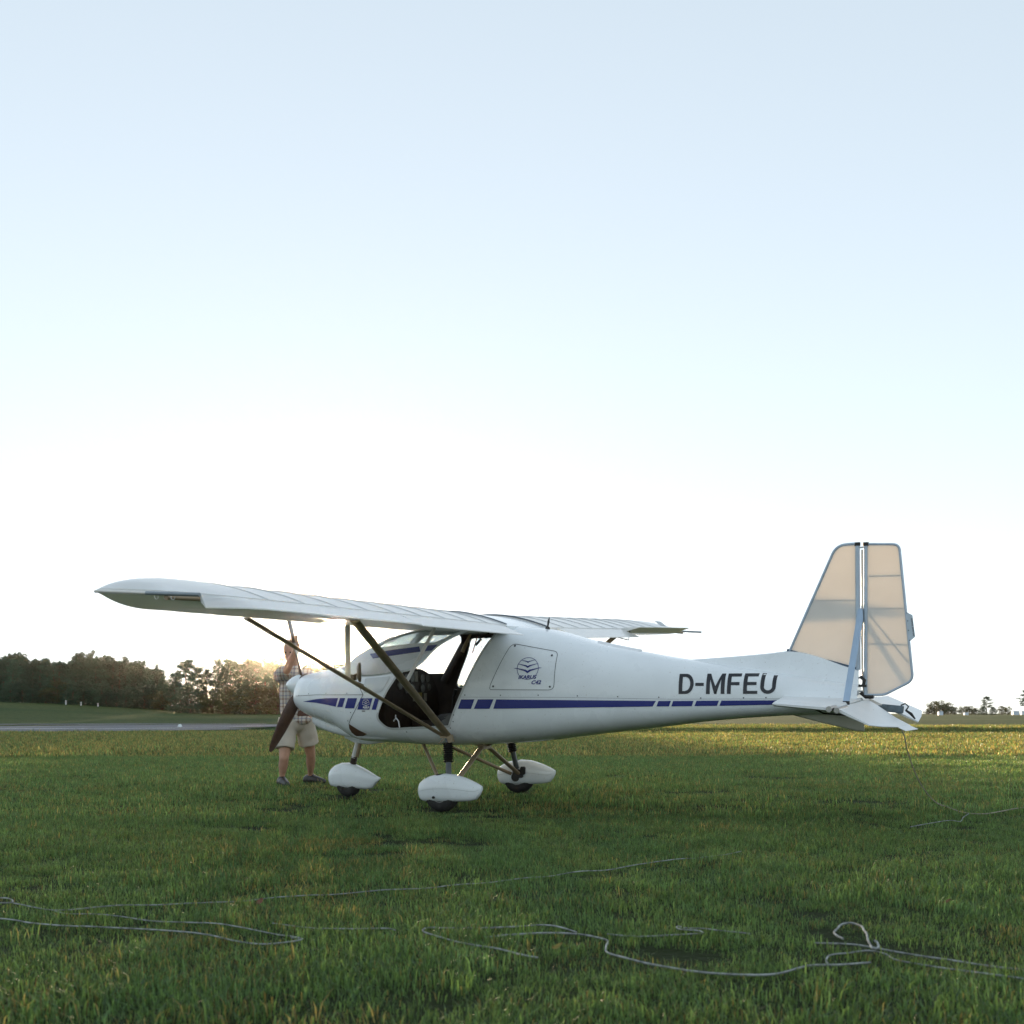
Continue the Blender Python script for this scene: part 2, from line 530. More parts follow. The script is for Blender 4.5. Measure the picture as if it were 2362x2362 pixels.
WHEELS = [(PX + HV.x * a + LV.x * b, PY + HV.y * a + LV.y * b) for a, b in ((0, 0.79), (0, -0.79), (1.55, 0))]
def field_points(seed, y0, y1, dens, s0, s1, patch=0.6, keep=None):
    rg = random.Random(seed)
    pts, sc = [], []
    N = int(dens * 0.62 * (y1 * y1 - y0 * y0))
    for _ in range(N):
        y = math.sqrt(rg.uniform(y0 * y0, y1 * y1)); x = rg.uniform(-0.62, 0.62) * y
        if keep and not keep(x, y): continue
        p = mnoise.noise((x * 0.8, y * 0.8, 7)) + 0.6 * mnoise.noise((x * 2.7, y * 2.7, 1))
        if y < 9 and p < -0.55 and rg.random() < 0.7: continue
        k = 1.0
        for wx, wy in WHEELS:
            d2 = (x - wx) ** 2 + (y - wy) ** 2
            if d2 < 0.16: k = 0.35 + 0.4 * d2 / 0.16
        pts.append((x, y, terrain(x, y)))
        sc.append(rg.uniform(s0, s1) * (1 + patch * p) * k)
    return pts, sc
cn = clump_collection('near_tufts', [(i, 130, 0.13, 0.027, 0.0026, [0.02, 0.05, 0.03, 0.12, 0.02, 0.3][i], 0.75) for i in range(6)])
cm = clump_collection('mid_tufts', [(20 + i, 100, 0.19, 0.030, 0.0042, [0.04, 0.10, 0.08, 0.2, 0.35][i], 0.7) for i in range(5)])
cf = clump_collection('far_tufts', [(40 + i, 90, 0.42, 0.055, 0.012, [0.45, 0.6, 0.5, 0.75][i], 0.6) for i in range(4)])  # dry share raised to colour the far band as if sunlit
def off_road(x, y):
    return not (x < -2.5 and y > 44 + (x + 60) * 0.12)
p, s = field_points(1, 2.2, 9.5, 95, 0.7, 1.45)
scatter('short_grass', p, s, cn, 'short mown green grass with ropes lying in it')
p, s = field_points(2, 9.3, 22, 52, 0.6, 1.55)
scatter('meadow_grass', p, s, cm, 'mown meadow grass under and around the parked aircraft')
def dry_patch(x, y):
    return mnoise.noise((x * 0.55, y * 0.35, 21)) + 0.5 * mnoise.noise((x * 2.2, y * 2.2, 22)) > 0.34
cd = clump_collection('dry_tufts', [(60 + i, 60, 0.16, 0.036, 0.0038, 0.75, 0.9) for i in range(3)])
cw = clump_collection('weed_tufts', [(80 + i, 26, 0.06, 0.085, 0.0055, 0.25, 0.6) for i in range(3)])
p, s = field_points(4, 2.2, 20, 26, 0.8, 1.3, 0.3, dry_patch)
scatter('dry_grass', p, s, cd, 'straw-coloured dry grass showing in patches of the lawn')
p, s = field_points(5, 2.2, 16, 1.2, 0.5, 0.95, 0.3)
scatter('tall_grass_tufts', p, s, cw, 'scattered taller tufts of grass standing out of the lawn')
p, s = field_points(3, 21.5, 56, 14, 0.7, 1.35, 0.6, off_road)
scatter('far_meadow_grass', p, s, cf, 'meadow grass tinted sunlit yellow beyond the parked aircraft')
#PART3
# ------------------------------------------------------------------ the aircraft
# local axes: x forward, y to port (towards the photographer), z up; origin on the ground between the main wheels
plane = empty('light_aircraft', (PX, PY, 0), 'white high-wing light aircraft with blue stripe and D-MFEU on its side', 'aircraft')
plane.rotation_mode = 'QUATERNION'
plane.rotation_quaternion = (Matrix.Rotation(math.pi - PA, 4, 'Z') @ Matrix.Rotation(-PROLL, 4, 'X')).to_quaternion()

_S = [2.10, 2.085, 2.05, 2.0, 1.9, 1.8, 1.6, 1.5, 1.42, 1.34, 1.25, 1.17, 1.0, 0.8, 0.6, 0.3, 0.0, -0.22, -0.34, -0.63, -0.70, -1.05, -1.2, -1.58, -1.75, -2.12, -2.28, -2.7, -2.95, -3.49]
zt_f = pchip([2.10, 2.085, 2.05, 2.0, 1.9, 1.8, 1.6, 1.5, 1.44, 1.2, 0.9, 0.65, 0.4, 0.0, -0.22, -0.40, -0.70, -1.05, -1.2, -1.58, -2.12, -2.5, -2.95, -3.49],
             [1.06, 1.15, 1.235, 1.252, 1.268, 1.284, 1.310, 1.323, 1.338, 1.445, 1.575, 1.655, 1.685, 1.685, 1.680, 1.668, 1.632, 1.540, 1.494, 1.408, 1.310, 1.245, 1.175, 1.09])
zb_f = pchip([2.10, 2.085, 2.05, 2.0, 1.9, 1.77, 1.57, 1.44, 1.34, 1.25, 1.17, 0.82, 0.3, 0.0, -0.63, -1.17, -1.75, -2.28, -2.7, -2.97, -3.49],
             [0.955, 0.915, 0.875, 0.850, 0.815, 0.780, 0.725, 0.690, 0.630, 0.592, 0.578, 0.570, 0.553, 0.560, 0.594, 0.656, 0.722, 0.786, 0.820, 0.834, 0.850])
w_f = pchip([2.10, 2.085, 2.05, 2.0, 1.9, 1.8, 1.6, 1.4, 1.2, 0.9, 0.6, 0.0, -0.5, -1.0, -1.5, -2.0, -2.5, -3.0, -3.49],
            [0.10, 0.165, 0.215, 0.255, 0.325, 0.375, 0.450, 0.505, 0.550, 0.595, 0.61, 0.61, 0.59, 0.525, 0.445, 0.362, 0.282, 0.205, 0.125])
zc_f = pchip([2.10, 2.0, 1.6, 1.0, 0.0, -1.5, -2.5, -3.49], [1.00, 1.02, 1.0, 0.98, 0.97, 0.965, 0.96, 0.955])
n_f = pchip([2.10, 1.9, 1.4, 0.8, 0.0, -1.5, -3.49], [2.0, 2.3, 2.7, 3.2, 3.4, 3.0, 2.6])

def fus_y(s, z, side=1):
    zc = zc_f(s); a = (zt_f(s) - zc) if z > zc else (zc - zb_f(s))
    u = min(abs(z - zc) / max(a, 1e-4), 0.999); n = n_f(s)
    return side * w_f(s) * (1 - u ** n) ** (1 / n)

def fus_ring(s, inset=0.0, N=72):
    zc, zt, zb, w, n = zc_f(s), zt_f(s) - inset, zb_f(s) + inset, w_f(s) - inset, n_f(s)
    out = []
    for k in range(N):
        t = 2 * math.pi * k / N
        c, q = math.cos(t), math.sin(t)
        y = w * math.copysign(abs(c) ** (2 / n), c)
        z = zc + ((zt - zc) if q > 0 else (zc - zb)) * math.copysign(abs(q) ** (2 / n), q)
        out.append((s, y, z))
    return out

def fus_shell(inset, thick):
    bm = BM()
    ss = [2.10, 2.095, 2.085, 2.07] + list(np.arange(2.05, -3.47, -0.045)) + [-3.49]
    outer = [fus_ring(s, inset) for s in ss]
    inner = [fus_ring(min(max(s, -3.49 + thick), 2.08), inset + thick) for s in ss]
    add_loft(bm, outer)
    n0 = len(bm.faces)
    add_loft(bm, [r[::-1] for r in inner])
    bm.faces.ensure_lookup_table()
    for f in bm.faces[n0:]:
        if inset == 0 and -0.75 < f.calc_center_median().x < 1.42: f.material_index = 1
    me = bpy.data.meshes.new('shell')
    bmesh.ops.remove_doubles(bm, verts=bm.verts, dist=1e-6)
    bm.to_mesh(me); bm.free()
    if inset == 0:
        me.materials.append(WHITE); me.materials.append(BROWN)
    return me

def round_poly(pts, rad, n=5):
    out = []
    N = len(pts)
    for i in range(N):
        p = Vector(pts[i]); a = Vector(pts[i - 1]); b = Vector(pts[(i + 1) % N])
        r = rad[i] if isinstance(rad, (list, tuple)) else rad
        da, db = (a - p), (b - p)
        r = min(r, da.length * 0.45, db.length * 0.45)
        if r < 1e-5:
            out.append(tuple(p)); continue
        q0, q1 = p + da.normalized() * r, p + db.normalized() * r
        for k in range(n + 1):
            t = k / n
            out.append(tuple((1 - t) ** 2 * q0 + 2 * t * (1 - t) * p + t * t * q1))
    return out

DOOR = round_poly([(0.81, 0.83), (0.70, 0.725), (0.03, 0.755), (-0.085, 1.0), (-0.40, 1.60), (0.35, 1.60), (0.565, 1.225), (0.70, 1.06)], [0.05, 0.10, 0.02, 0.02, 0.06, 0.04, 0.3, 0.3])
WIND = [(1.43, 1.322), (1.43, 1.9), (0.47, 1.9), (0.44, 1.60), (0.62, 1.29), (0.70, 1.235), (0.95, 1.235), (1.2, 1.27)]
FARWIN = round_poly([(0.62, 1.085), (-0.03, 1.09), (-0.28, 1.58), (0.36, 1.58), (0.55, 1.25)], [0.08, 0.06, 0.06, 0.04, 0.1])

def cutter(poly, lo, hi):
    c = BM(); add_prism(c, poly, 'y', lo, hi); return c
fus_me = bool_mesh(fus_shell(0, 0.014), [cutter(DOOR, 0.15, 1.0), cutter(WIND, -1.0, 1.0), cutter(FARWIN, -1.0, -0.15)])
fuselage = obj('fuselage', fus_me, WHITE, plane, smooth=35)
obj('windshield', bool_mesh(fus_shell(0.004, 0.004), [cutter([(p[0], p[1] - 0.002) for p in WIND], -1, 1)], 'INTERSECT'), GLASS, plane, smooth=40)
obj('side_window', bool_mesh(fus_shell(0.004, 0.004), [cutter(FARWIN, -1.0, -0.15)], 'INTERSECT'), GLASS, plane, smooth=40)

# flat marks that follow the skin
def conform(bm, side=1, off=0.003, cs=0.06, cz=0.025):
    """bm holds faces in (s,z) stored as x,z with y=0"""
    xs = [v.co.x for v in bm.verts]; zs = [v.co.z for v in bm.verts]
    for val, ax, st in ((np.arange(min(xs) + cs / 2, max(xs), cs), Vector((1, 0, 0)), cs), (np.arange(min(zs) + cz / 2, max(zs), cz), Vector((0, 0, 1)), cz)):
        for q in val:
            bmesh.ops.bisect_plane(bm, geom=bm.verts[:] + bm.edges[:] + bm.faces[:], plane_co=ax * q, plane_no=ax)
    for v in bm.verts:
        v.co.y = fus_y(v.co.x, v.co.z, side) + side * off
    return bm

def poly_bm(polys):
    bm = BM()
    for p in polys:
        vs = [bm.verts.new((a, 0, b)) for a, b in p]
        bm.faces.new(vs)
    return bm

def decal(name, polys, m, side=1, off=0.003, parent=None, cs=0.06, cz=0.025):
    return obj(name, conform(poly_bm(polys), side, off, cs, cz), m, parent or fuselage)

def line_polys(pts, w):
    out = []
    for a, b in zip(pts[:-1], pts[1:]):
        a, b = Vector(a), Vector(b); d = (b - a)
        if d.length < 1e-6: continue
        d.normalize(); nrm = Vector((-d.y, d.x)) * w / 2
        e = d * w * 0.35
        out.append([tuple(a - e + nrm), tuple(a - e - nrm), tuple(b + e - nrm), tuple(b + e + nrm)])
    return out

# blue stripe segments
def seg(a, b, zt, zb, slant=0.035):
    return [(a, zt), (b, zt), (b + slant, zb), (a + slant, zb)]
for side in (1, -1):
    decal('blue_stripe', [[(1.82, 0.982), (1.6, 1.008), (1.45, 1.018), (1.278, 1.020), (1.316, 0.936), (1.45, 0.955), (1.6, 0.972)]], BLUE, side)
    for a, b, t, q in [(1.253, 1.183, 1.02, 0.932), (1.150, 1.029, 1.019, 0.921), (0.989, 0.843, 1.017, 0.910), (0.815, 0.765, 1.016, 0.909)]:
        decal('blue_stripe', [seg(a, b, t, q, 0.042)], BLUE, side)
    for a, b, t0, t1, q0, q1, sl in [(-0.111, -0.244, 1.001, 1.001, 0.916, 0.915, 0.036), (-0.279, -0.432, 1.0, 1.0, 0.915, 0.915, 0.042),
                                     (-0.458, -1.876, 0.999, 0.972, 0.915, 0.924, 0.03), (-1.897, -2.002, 0.971, 0.971, 0.924, 0.924, 0.018),
                                     (-2.02, -2.19, 0.970, 0.969, 0.924, 0.924, 0.016), (-2.215, -2.40, 0.969, 0.969, 0.925, 0.925, 0.018), (-2.42, -2.96, 0.969, 0.966, 0.925, 0.932, 0.018)]:
        decal('blue_stripe', [[(a, t0), (b, t1), (b + sl, q1), (a + sl, q0)]], BLUE, side)

# registration
H_, W_ = 0.170, 0.03
def arc(cx, cz, rx, rz, a0, a1, w, n=14):
    out = []
    for k in range(n):
        t0, t1 = a0 + (a1 - a0) * k / n, a0 + (a1 - a0) * (k + 1) / n
        P = lambda t, e: (cx + (rx - e) * math.cos(t), cz + (rz - e) * math.sin(t))
        out.append([P(t0, 0), P(t1, 0), P(t1, w), P(t0, w)])
    return out
def R4(x0, z0, x1, z1): return [(x0, z0), (x1, z0), (x1, z1), (x0, z1)]
h, w = H_, W_
LET = {
    'D': (0.125, [R4(0, 0, w, h)] + [R4(w, 0, 0.055, w * 0.85), R4(w, h - w * 0.85, 0.055, h)] + arc(0.055, h / 2, 0.066, h / 2, -math.pi / 2, math.pi / 2, w * 0.93)),
    '-': (0.075, [R4(0.0, h * 0.40, 0.068, h * 0.40 + w * 0.85)]),
    'M': (0.155, [R4(0, 0, w, h), R4(0.118, 0, 0.118 + w, h), [(w, h), (w, h * 0.72), (0.066, 0), (0.082, 0), (0.082, 0.045), ], [(0.118, h), (0.118, h * 0.72), (0.082, 0), (0.066, 0), (0.066, 0.045)]]),
    'F': (0.115, [R4(0, 0, w, h), R4(w, h - w * 0.85, 0.105, h), R4(w, h * 0.43, 0.097, h * 0.43 + w * 0.85)]),
    'E': (0.122, [R4(0, 0, w, h), R4(w, h - w * 0.85, 0.110, h), R4(w, h * 0.43, 0.103, h * 0.43 + w * 0.85), R4(w, 0, 0.113, w * 0.85)]),
    'U': (0.13, [R4(0, 0.06, w, h), R4(0.122 - w, 0.06, 0.122, h)] + arc(0.061, 0.06, 0.061, 0.06, math.pi, 2 * math.pi, w * 0.96)),
}
x = 0.0
adv = {'D': 0.135, '-': 0.088, 'M': 0.168, 'F': 0.128, 'E': 0.134, 'U': 0.13}
for ch in 'D-MFEU':
    pol = []
    for p in LET[ch][1]:
        q = []
        for a, b in p:
            sx = -2.066 - (x + a) * 1.02
            q.append((sx, 1.028 - (x + a) * 0.010 + b + 0.0 * a))
        pol.append(q)
    decal('registration_letter', pol, BLACK, 1, 0.0035, cs=0.05, cz=0.02)
    x += adv[ch]

# access panel with emblem behind the door
PANELP = round_poly([(-0.580, 1.495), (-1.003, 1.410), (-0.990, 1.076), (-0.395, 1.086), (-0.400, 1.125)], [0.05, 0.04, 0.05, 0.03, 0.04])
decal('access_panel_edge', line_polys(PANELP + [PANELP[0]], 0.0045), SEAM, 1, 0.002)
for c in [(-0.61, 1.472), (-0.955, 1.38), (-0.955, 1.105), (-0.43, 1.115)]:
    decal('panel_fastener', [[(c[0] + 0.0095 * math.cos(t), c[1] + 0.0095 * math.sin(t)) for t in np.linspace(0, 2 * math.pi, 9)[:-1]]], SEAM, 1, 0.004)

def bird(cx, cz, span, th, k=0.26):
    """gull wing shape opening downwards at the middle"""
    hf = span / 2
    L_ = [(-hf, 0.0), (-hf * 0.8, th * 0.12), (-hf * 0.12, -th * 0.55), (0, -th * 0.95), (0, -th * 1.75), (-hf * 0.2, -th * 1.05), (-hf * 0.75, -th * 0.18)]
    Rr = [(-a, b) for a, b in L_]
    f = lambda p: (cx - p[0], cz + p[1])
    return [[f(p) for p in L_], [f(p) for p in Rr][::-1]]
ec = (-0.752, 1.268)
decal('emblem_ring', line_polys([(ec[0] + 0.096 * math.cos(t), ec[1] + 0.096 * math.sin(t)) for t in np.linspace(-0.62, math.pi + 0.62, 40)], 0.0045), BLUE, 1, 0.003)
decal('emblem_ring', line_polys([(ec[0] + 0.096 * math.cos(t), ec[1] + 0.096 * math.sin(t)) for t in np.linspace(-2.1, -1.04, 14)], 0.0045), BLUE, 1, 0.003)
decal('emblem_bird', bird(ec[0], ec[1] + 0.074, 0.145, 0.014), BLUE, 1, 0.0035)
decal('emblem_bird', bird(ec[0], ec[1] + 0.040, 0.195, 0.020), BLUE, 1, 0.0035)
decal('emblem_bird', bird(ec[0], ec[1] + 0.004, 0.262, 0.026), BLUE, 1, 0.0035)

def text_polys(txt, size, shear=0.0, offset=0.0, xs=1.0):
    cu = bpy.data.curves.new('t', 'FONT'); cu.body = txt; cu.size = size; cu.shear = shear; cu.offset = offset
    cu.fill_mode = 'BOTH'; cu.align_x = 'CENTER'; cu.resolution_u = 3
    o = bpy.data.objects.new('t', cu); COL.objects.link(o)
    me = evaluated(o)
    bpy.data.objects.remove(o)
    out = [[(me.vertices[i].co.x * xs, me.vertices[i].co.y) for i in p.vertices] for p in me.polygons]
    return out
def text_decal(name, txt, c, size, m, shear=0.3, offset=0.0, xs=1.0, off=0.0035):
    pol = [[(c[0] - a, c[1] + b) for a, b in p] for p in text_polys(txt, size, shear, offset, xs)]
    return decal(name, pol, m, 1, off, cs=0.05, cz=0.03)
text_decal('emblem_lettering', 'IKARUS', (-0.748, 1.178), 0.044, BLUE, 0.25, 0.0017, 1.1)
text_decal('emblem_lettering', 'C42', (-0.828, 1.130), 0.046, BLUE, 0.3, 0.0019, 1.12)
# small emblem in the stripe ahead of the door
LB = mat('emblem_white', (0.72, 0.72, 0.72), 0.3, 0, 0.04, 5)
e2 = (0.922, 0.963)
for dz, sp in ((0.034, 0.05), (0.016, 0.075), (-0.004, 0.10)):
    decal('emblem_bird', bird(e2[0], e2[1] + dz, sp, 0.010), LB, 1, 0.005)
decal('emblem_ring', line_polys([(e2[0] + 0.040 * math.cos(t), e2[1] + 0.003 + 0.043 * math.sin(t)) for t in np.linspace(0.0, math.pi, 20)], 0.0035), LB, 1, 0.005)
decal('emblem_ring', line_polys([(e2[0] + 0.036 * math.cos(t), e2[1] - 0.004 + 0.042 * math.sin(t)) for t in np.linspace(-2.4, -0.75, 12)], 0.0035), LB, 1, 0.005)
text_decal('emblem_lettering', 'IKARUS', (e2[0], e2[1] - 0.039), 0.022, LB, 0.2, 0.0014, 1.0, 0.005)

# panel seams, screws, pale side pane, outlet
decal('panel_seam', line_polys([(1.98, 1.035), (1.6, 1.05), (0.955, 1.05)], 0.005), SEAM, 1, 0.002)
decal('panel_seam', line_polys([(1.01, 1.137), (0.955, 1.05), (1.056, 0.908), (1.167, 0.773)], 0.006), SEAM, 1, 0.002)
decal('panel_seam', line_polys([(-0.09, 1.022), (-1.0, 1.012), (-2.0, 0.985), (-2.98, 0.978)], 0.003), mat('soft_seam', (0.35, 0.36, 0.37), 0.5), 1, 0.0018)
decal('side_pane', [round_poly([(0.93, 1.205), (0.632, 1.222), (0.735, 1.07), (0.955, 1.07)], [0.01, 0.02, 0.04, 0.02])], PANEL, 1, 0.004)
decal('door_frame', line_polys(DOOR[:len(DOOR)], 0.02), mat('door_rim', (0.55, 0.57, 0.57), 0.3), 1, 0.004)
decal('cowl_outlet', [[(1.167, 0.773), (1.184, 0.726), (1.182, 0.682), (1.165, 0.645), (1.063, 0.648), (0.985, 0.672), (1.064, 0.711)]], mat('outlet_shade', (0.10, 0.05, 0.025), 0.7), 1, 0.004)  # flat patch; the opening's shade and orange light are painted in
scr = []
for q in [(-0.15, 1.04), (-0.5, 1.035), (-0.85, 1.032), (-1.2, 1.022), (-1.55, 1.012), (-1.9, 1.002), (-2.25, 0.992), (-2.6, 0.99), (-2.78, 0.99), (-0.03, 0.86), (0.02, 0.74), (0.5, 0.70), (-0.02, 0.80),
          (-0.20, 1.30), (-0.29, 1.47), (-0.12, 1.16), (1.9, 1.045), (1.72, 1.06), (1.45, 1.065), (1.16, 1.065), (1.12, 0.88), (1.17, 0.80)]:
    scr.append([(q[0] + 0.006 * math.cos(t), q[1] + 0.006 * math.sin(t)) for t in np.linspace(0, 2 * math.pi, 7)[:-1]])
decal('skin_screws', scr, SEAM, 1, 0.004)['kind'] = 'stuff'
decal('reflector', [R4(0.90 + 0.035, 0.892, 0.965 + 0.01, 0.900)], mat('red_black', (0.06, 0.01, 0.01), 0.5), 1, 0.004)

# cowl bottom scoop
bm = BM()
rings = []
for s, zt, zb, wv in [(1.87, 0.845, 0.757, 0.15), (1.86, 0.85, 0.735, 0.17), (1.80, 0.85, 0.694, 0.19), (1.64, 0.80, 0.646, 0.20), (1.46, 0.74, 0.612, 0.20), (1.40, 0.70, 0.608, 0.19)]:
    rings.append([(s, wv * math.copysign(abs(math.cos(t)) ** 0.7, math.cos(t)), (zt + zb) / 2 + (zt - zb) / 2 * math.copysign(abs(math.sin(t)) ** 0.7, math.sin(t))) for t in np.linspace(0, 2 * math.pi, 33)[:-1]])
add_loft(bm, rings)
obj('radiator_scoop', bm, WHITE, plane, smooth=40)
# nose leg fairing under the belly
bm = BM(); rings = []
for s, zb, wv in [(1.62, 0.66, 0.01), (1.56, 0.59, 0.05), (1.45, 0.545, 0.07), (1.30, 0.535, 0.07), (1.12, 0.556, 0.05), (0.98, 0.60, 0.01)]:
    rings.append([(s, wv * math.cos(t), 0.66 + (0.66 - zb) * min(0, math.sin(t)) + 0.04 * max(0, math.sin(t))) for t in np.linspace(0, 2 * math.pi, 21)[:-1]])
add_loft(bm, rings)
obj('nose_leg_fairing', bm, WHITE, plane, smooth=50)

# dorsal fairing and ventral fin
bm = BM()
top = pchip([-2.05, -2.4, -2.8, -2.913, -3.483], [1.318, 1.335, 1.362, 1.374, 1.206])
rings = []
for s in list(np.linspace(-2.05, -2.913, 14)) + list(np.linspace(-2.95, -3.485, 10)):
    zt, zb = top(s), zt_f(s) - 0.16
    hw = min(0.12, w_f(s)) * 0.9
    rings.append([(s, hw, zb), (s, hw * 0.62, zb + (zt - zb) * 0.35), (s, 0.035, zb + (zt - zb) * 0.7), (s, 0.018, zt - 0.008), (s, 0.0, zt), (s, -0.018, zt - 0.008), (s, -0.035, zb + (zt - zb) * 0.7), (s, -hw * 0.62, zb + (zt - zb) * 0.35), (s, -hw, zb)])
add_loft(bm, rings)
obj('dorsal_fairing', bm, WHITE, plane, smooth=50)
bm = BM(); add_tube(bm, [(-2.905, 0.0, 1.382), (-3.488, 0.0, 1.212)], 0.011, 8)
obj('fin_root_seal', bm, mat('seal_strip', (0.06, 0.10, 0.15), 0.5), plane, smooth=60)
bm = BM(); rings = []
for s, zb, hw in [(-2.96, 0.83, 0.012), (-3.2, 0.768, 0.014), (-3.46, 0.706, 0.014), (-3.525, 0.702, 0.010)]:
    rings.append([(s, hw, 0.86), (s, hw, zb + 0.01), (s, 0, zb), (s, -hw, zb + 0.01), (s, -hw, 0.86)])
add_loft(bm, rings)
obj('ventral_fin', bm, mat('ventral_cream', (0.70, 0.69, 0.62), 0.35, 0, 0.04, 4), plane, smooth=30)

# ---- propeller
HUB = Vector((2.085, 0, 1.142))
bm = BM()
prof = [(2.06, 0.112), (2.07, 0.116), (2.12, 0.113), (2.17, 0.099), (2.22, 0.076), (2.265, 0.047), (2.292, 0.022), (2.303, 0.008)]
add_loft(bm, [[(s, r * math.cos(t), HUB.z + r * math.sin(t)) for t in np.linspace(0, 2 * math.pi, 33)[:-1]] for s, r in prof])
spinner = obj('spinner', bm, WHITE, plane, smooth=50)
def blade(ang):
    bm = BM(); rings = []
    d = Vector((0, math.sin(ang), -math.cos(ang))); e = Vector((0, math.cos(ang), math.sin(ang))); f = Vector((1, 0, 0))
    for r, ch, tw, th in [(0.07, 0.06, 60, 0.035), (0.14, 0.085, 48, 0.028), (0.25, 0.125, 34, 0.020), (0.40, 0.135, 25, 0.016), (0.58, 0.120, 19, 0.012), (0.74, 0.092, 15, 0.009), (0.83, 0.062, 13, 0.007), (0.868, 0.030, 12, 0.005)]:
        ca = e * math.cos(R(tw)) + f * math.sin(R(tw)); na = f * math.cos(R(tw)) - e * math.sin(R(tw))
        sweep = -0.02 * (r / 0.87) ** 2
        rings.append([HUB + d * r + ca * (ch * (0.5 * math.cos(t)) + sweep) + na * (th * 0.5 * math.sin(t)) for t in np.linspace(0, 2 * math.pi, 17)[:-1]])
    add_loft(bm, rings)
    return bm
for a in (43, 163, 283):
    obj('propeller_blade', blade(R(a)), PROP, plane, smooth=50)
bm = BM(); add_tube(bm, [(2.045, 0, 1.142), (2.062, 0, 1.142)], 0.118, 32)
obj('spinner_backplate', bm, mat('spinner_gap', (0.12, 0.10, 0.08), 0.6), plane, smooth=40)

# ---- wings
LE_S, HINGE, TE_S = 0.60, -0.505, -0.755
def zl(r): return 1.672 + 0.019 * abs(r)
UP = pchip([0.60, 0.585, 0.54, 0.46, 0.35, 0.20, 0.05, -0.1, -0.25, -0.4, -0.505], [0.0, 0.028, 0.062, 0.092, 0.114, 0.126, 0.122, 0.102, 0.068, 0.022, -0.016])
LO = pchip([0.60, 0.585, 0.54, 0.46, 0.30, 0.10, -0.1, -0.3, -0.505], [0.0, -0.018, -0.032, -0.040, -0.046, -0.056, -0.072, -0.084, -0.082])
US = [0.60, 0.592, 0.575, 0.55, 0.51, 0.46, 0.40, 0.33, 0.25, 0.16, 0.06, -0.04, -0.14, -0.24, -0.34, -0.43, -0.505]
RIBS = [0.46 + 0.373 * k for k in range(10)]      # 0.46 .. 3.82
def wing_section(r, sgn, sag):
    pts = []
    for s in US:
        k = sag * math.sin(math.pi * min(1, max(0, (0.6 - s) / 1.1))) ** 0.6
        pts.append((s, sgn * r, zl(r) + UP(s) - 0.006 * k))
    for s in US[::-1]:
        if s == 0.60: continue
        k = sag * math.sin(math.pi * min(1, max(0, (0.6 - s) / 1.1))) ** 0.6
        pts.append((s, sgn * r, zl(r) + LO(s) + 0.004 * k - 0.0001))
    return pts
def tip_section(t, sgn):
    """from the outermost rib to the tip tube"""
    r = RIBS[-1] + (4.700 - RIBS[-1]) * t
    le = LE_S - 0.57 * t ** 1.4; te = HINGE + (-0.70 - HINGE) * 0 - 0.0 * t
    k = math.sqrt(max(0.0, 1 - t ** 2.0)); lowk = max(0.03, 1 - t ** 1.8)
    pts = []
    tz = lambda s: zl(r) + 0.0 + (s - 0.02) * 0.072
    for i, s0 in enumerate(US):
        s = le + (te - le) * (LE_S - s0) / (LE_S - HINGE)
        a = zl(r) + UP(s0); b = tz(s) + 0.012
        pts.append((s, sgn * r, b + (a - b) * max(k, 0.04)))
    for s0 in US[::-1]:
        if s0 == 0.60: continue
        s = le + (te - le) * (LE_S - s0) / (LE_S - HINGE)
        a = zl(r) + LO(s0); b = tz(s) - 0.012
        pts.append((s, sgn * r, b + (a - b) * lowk))
    return pts
SEAMW = mat('rib_stitching', (0.50, 0.52, 0.53), 0.6, 0, 0.05, 20)
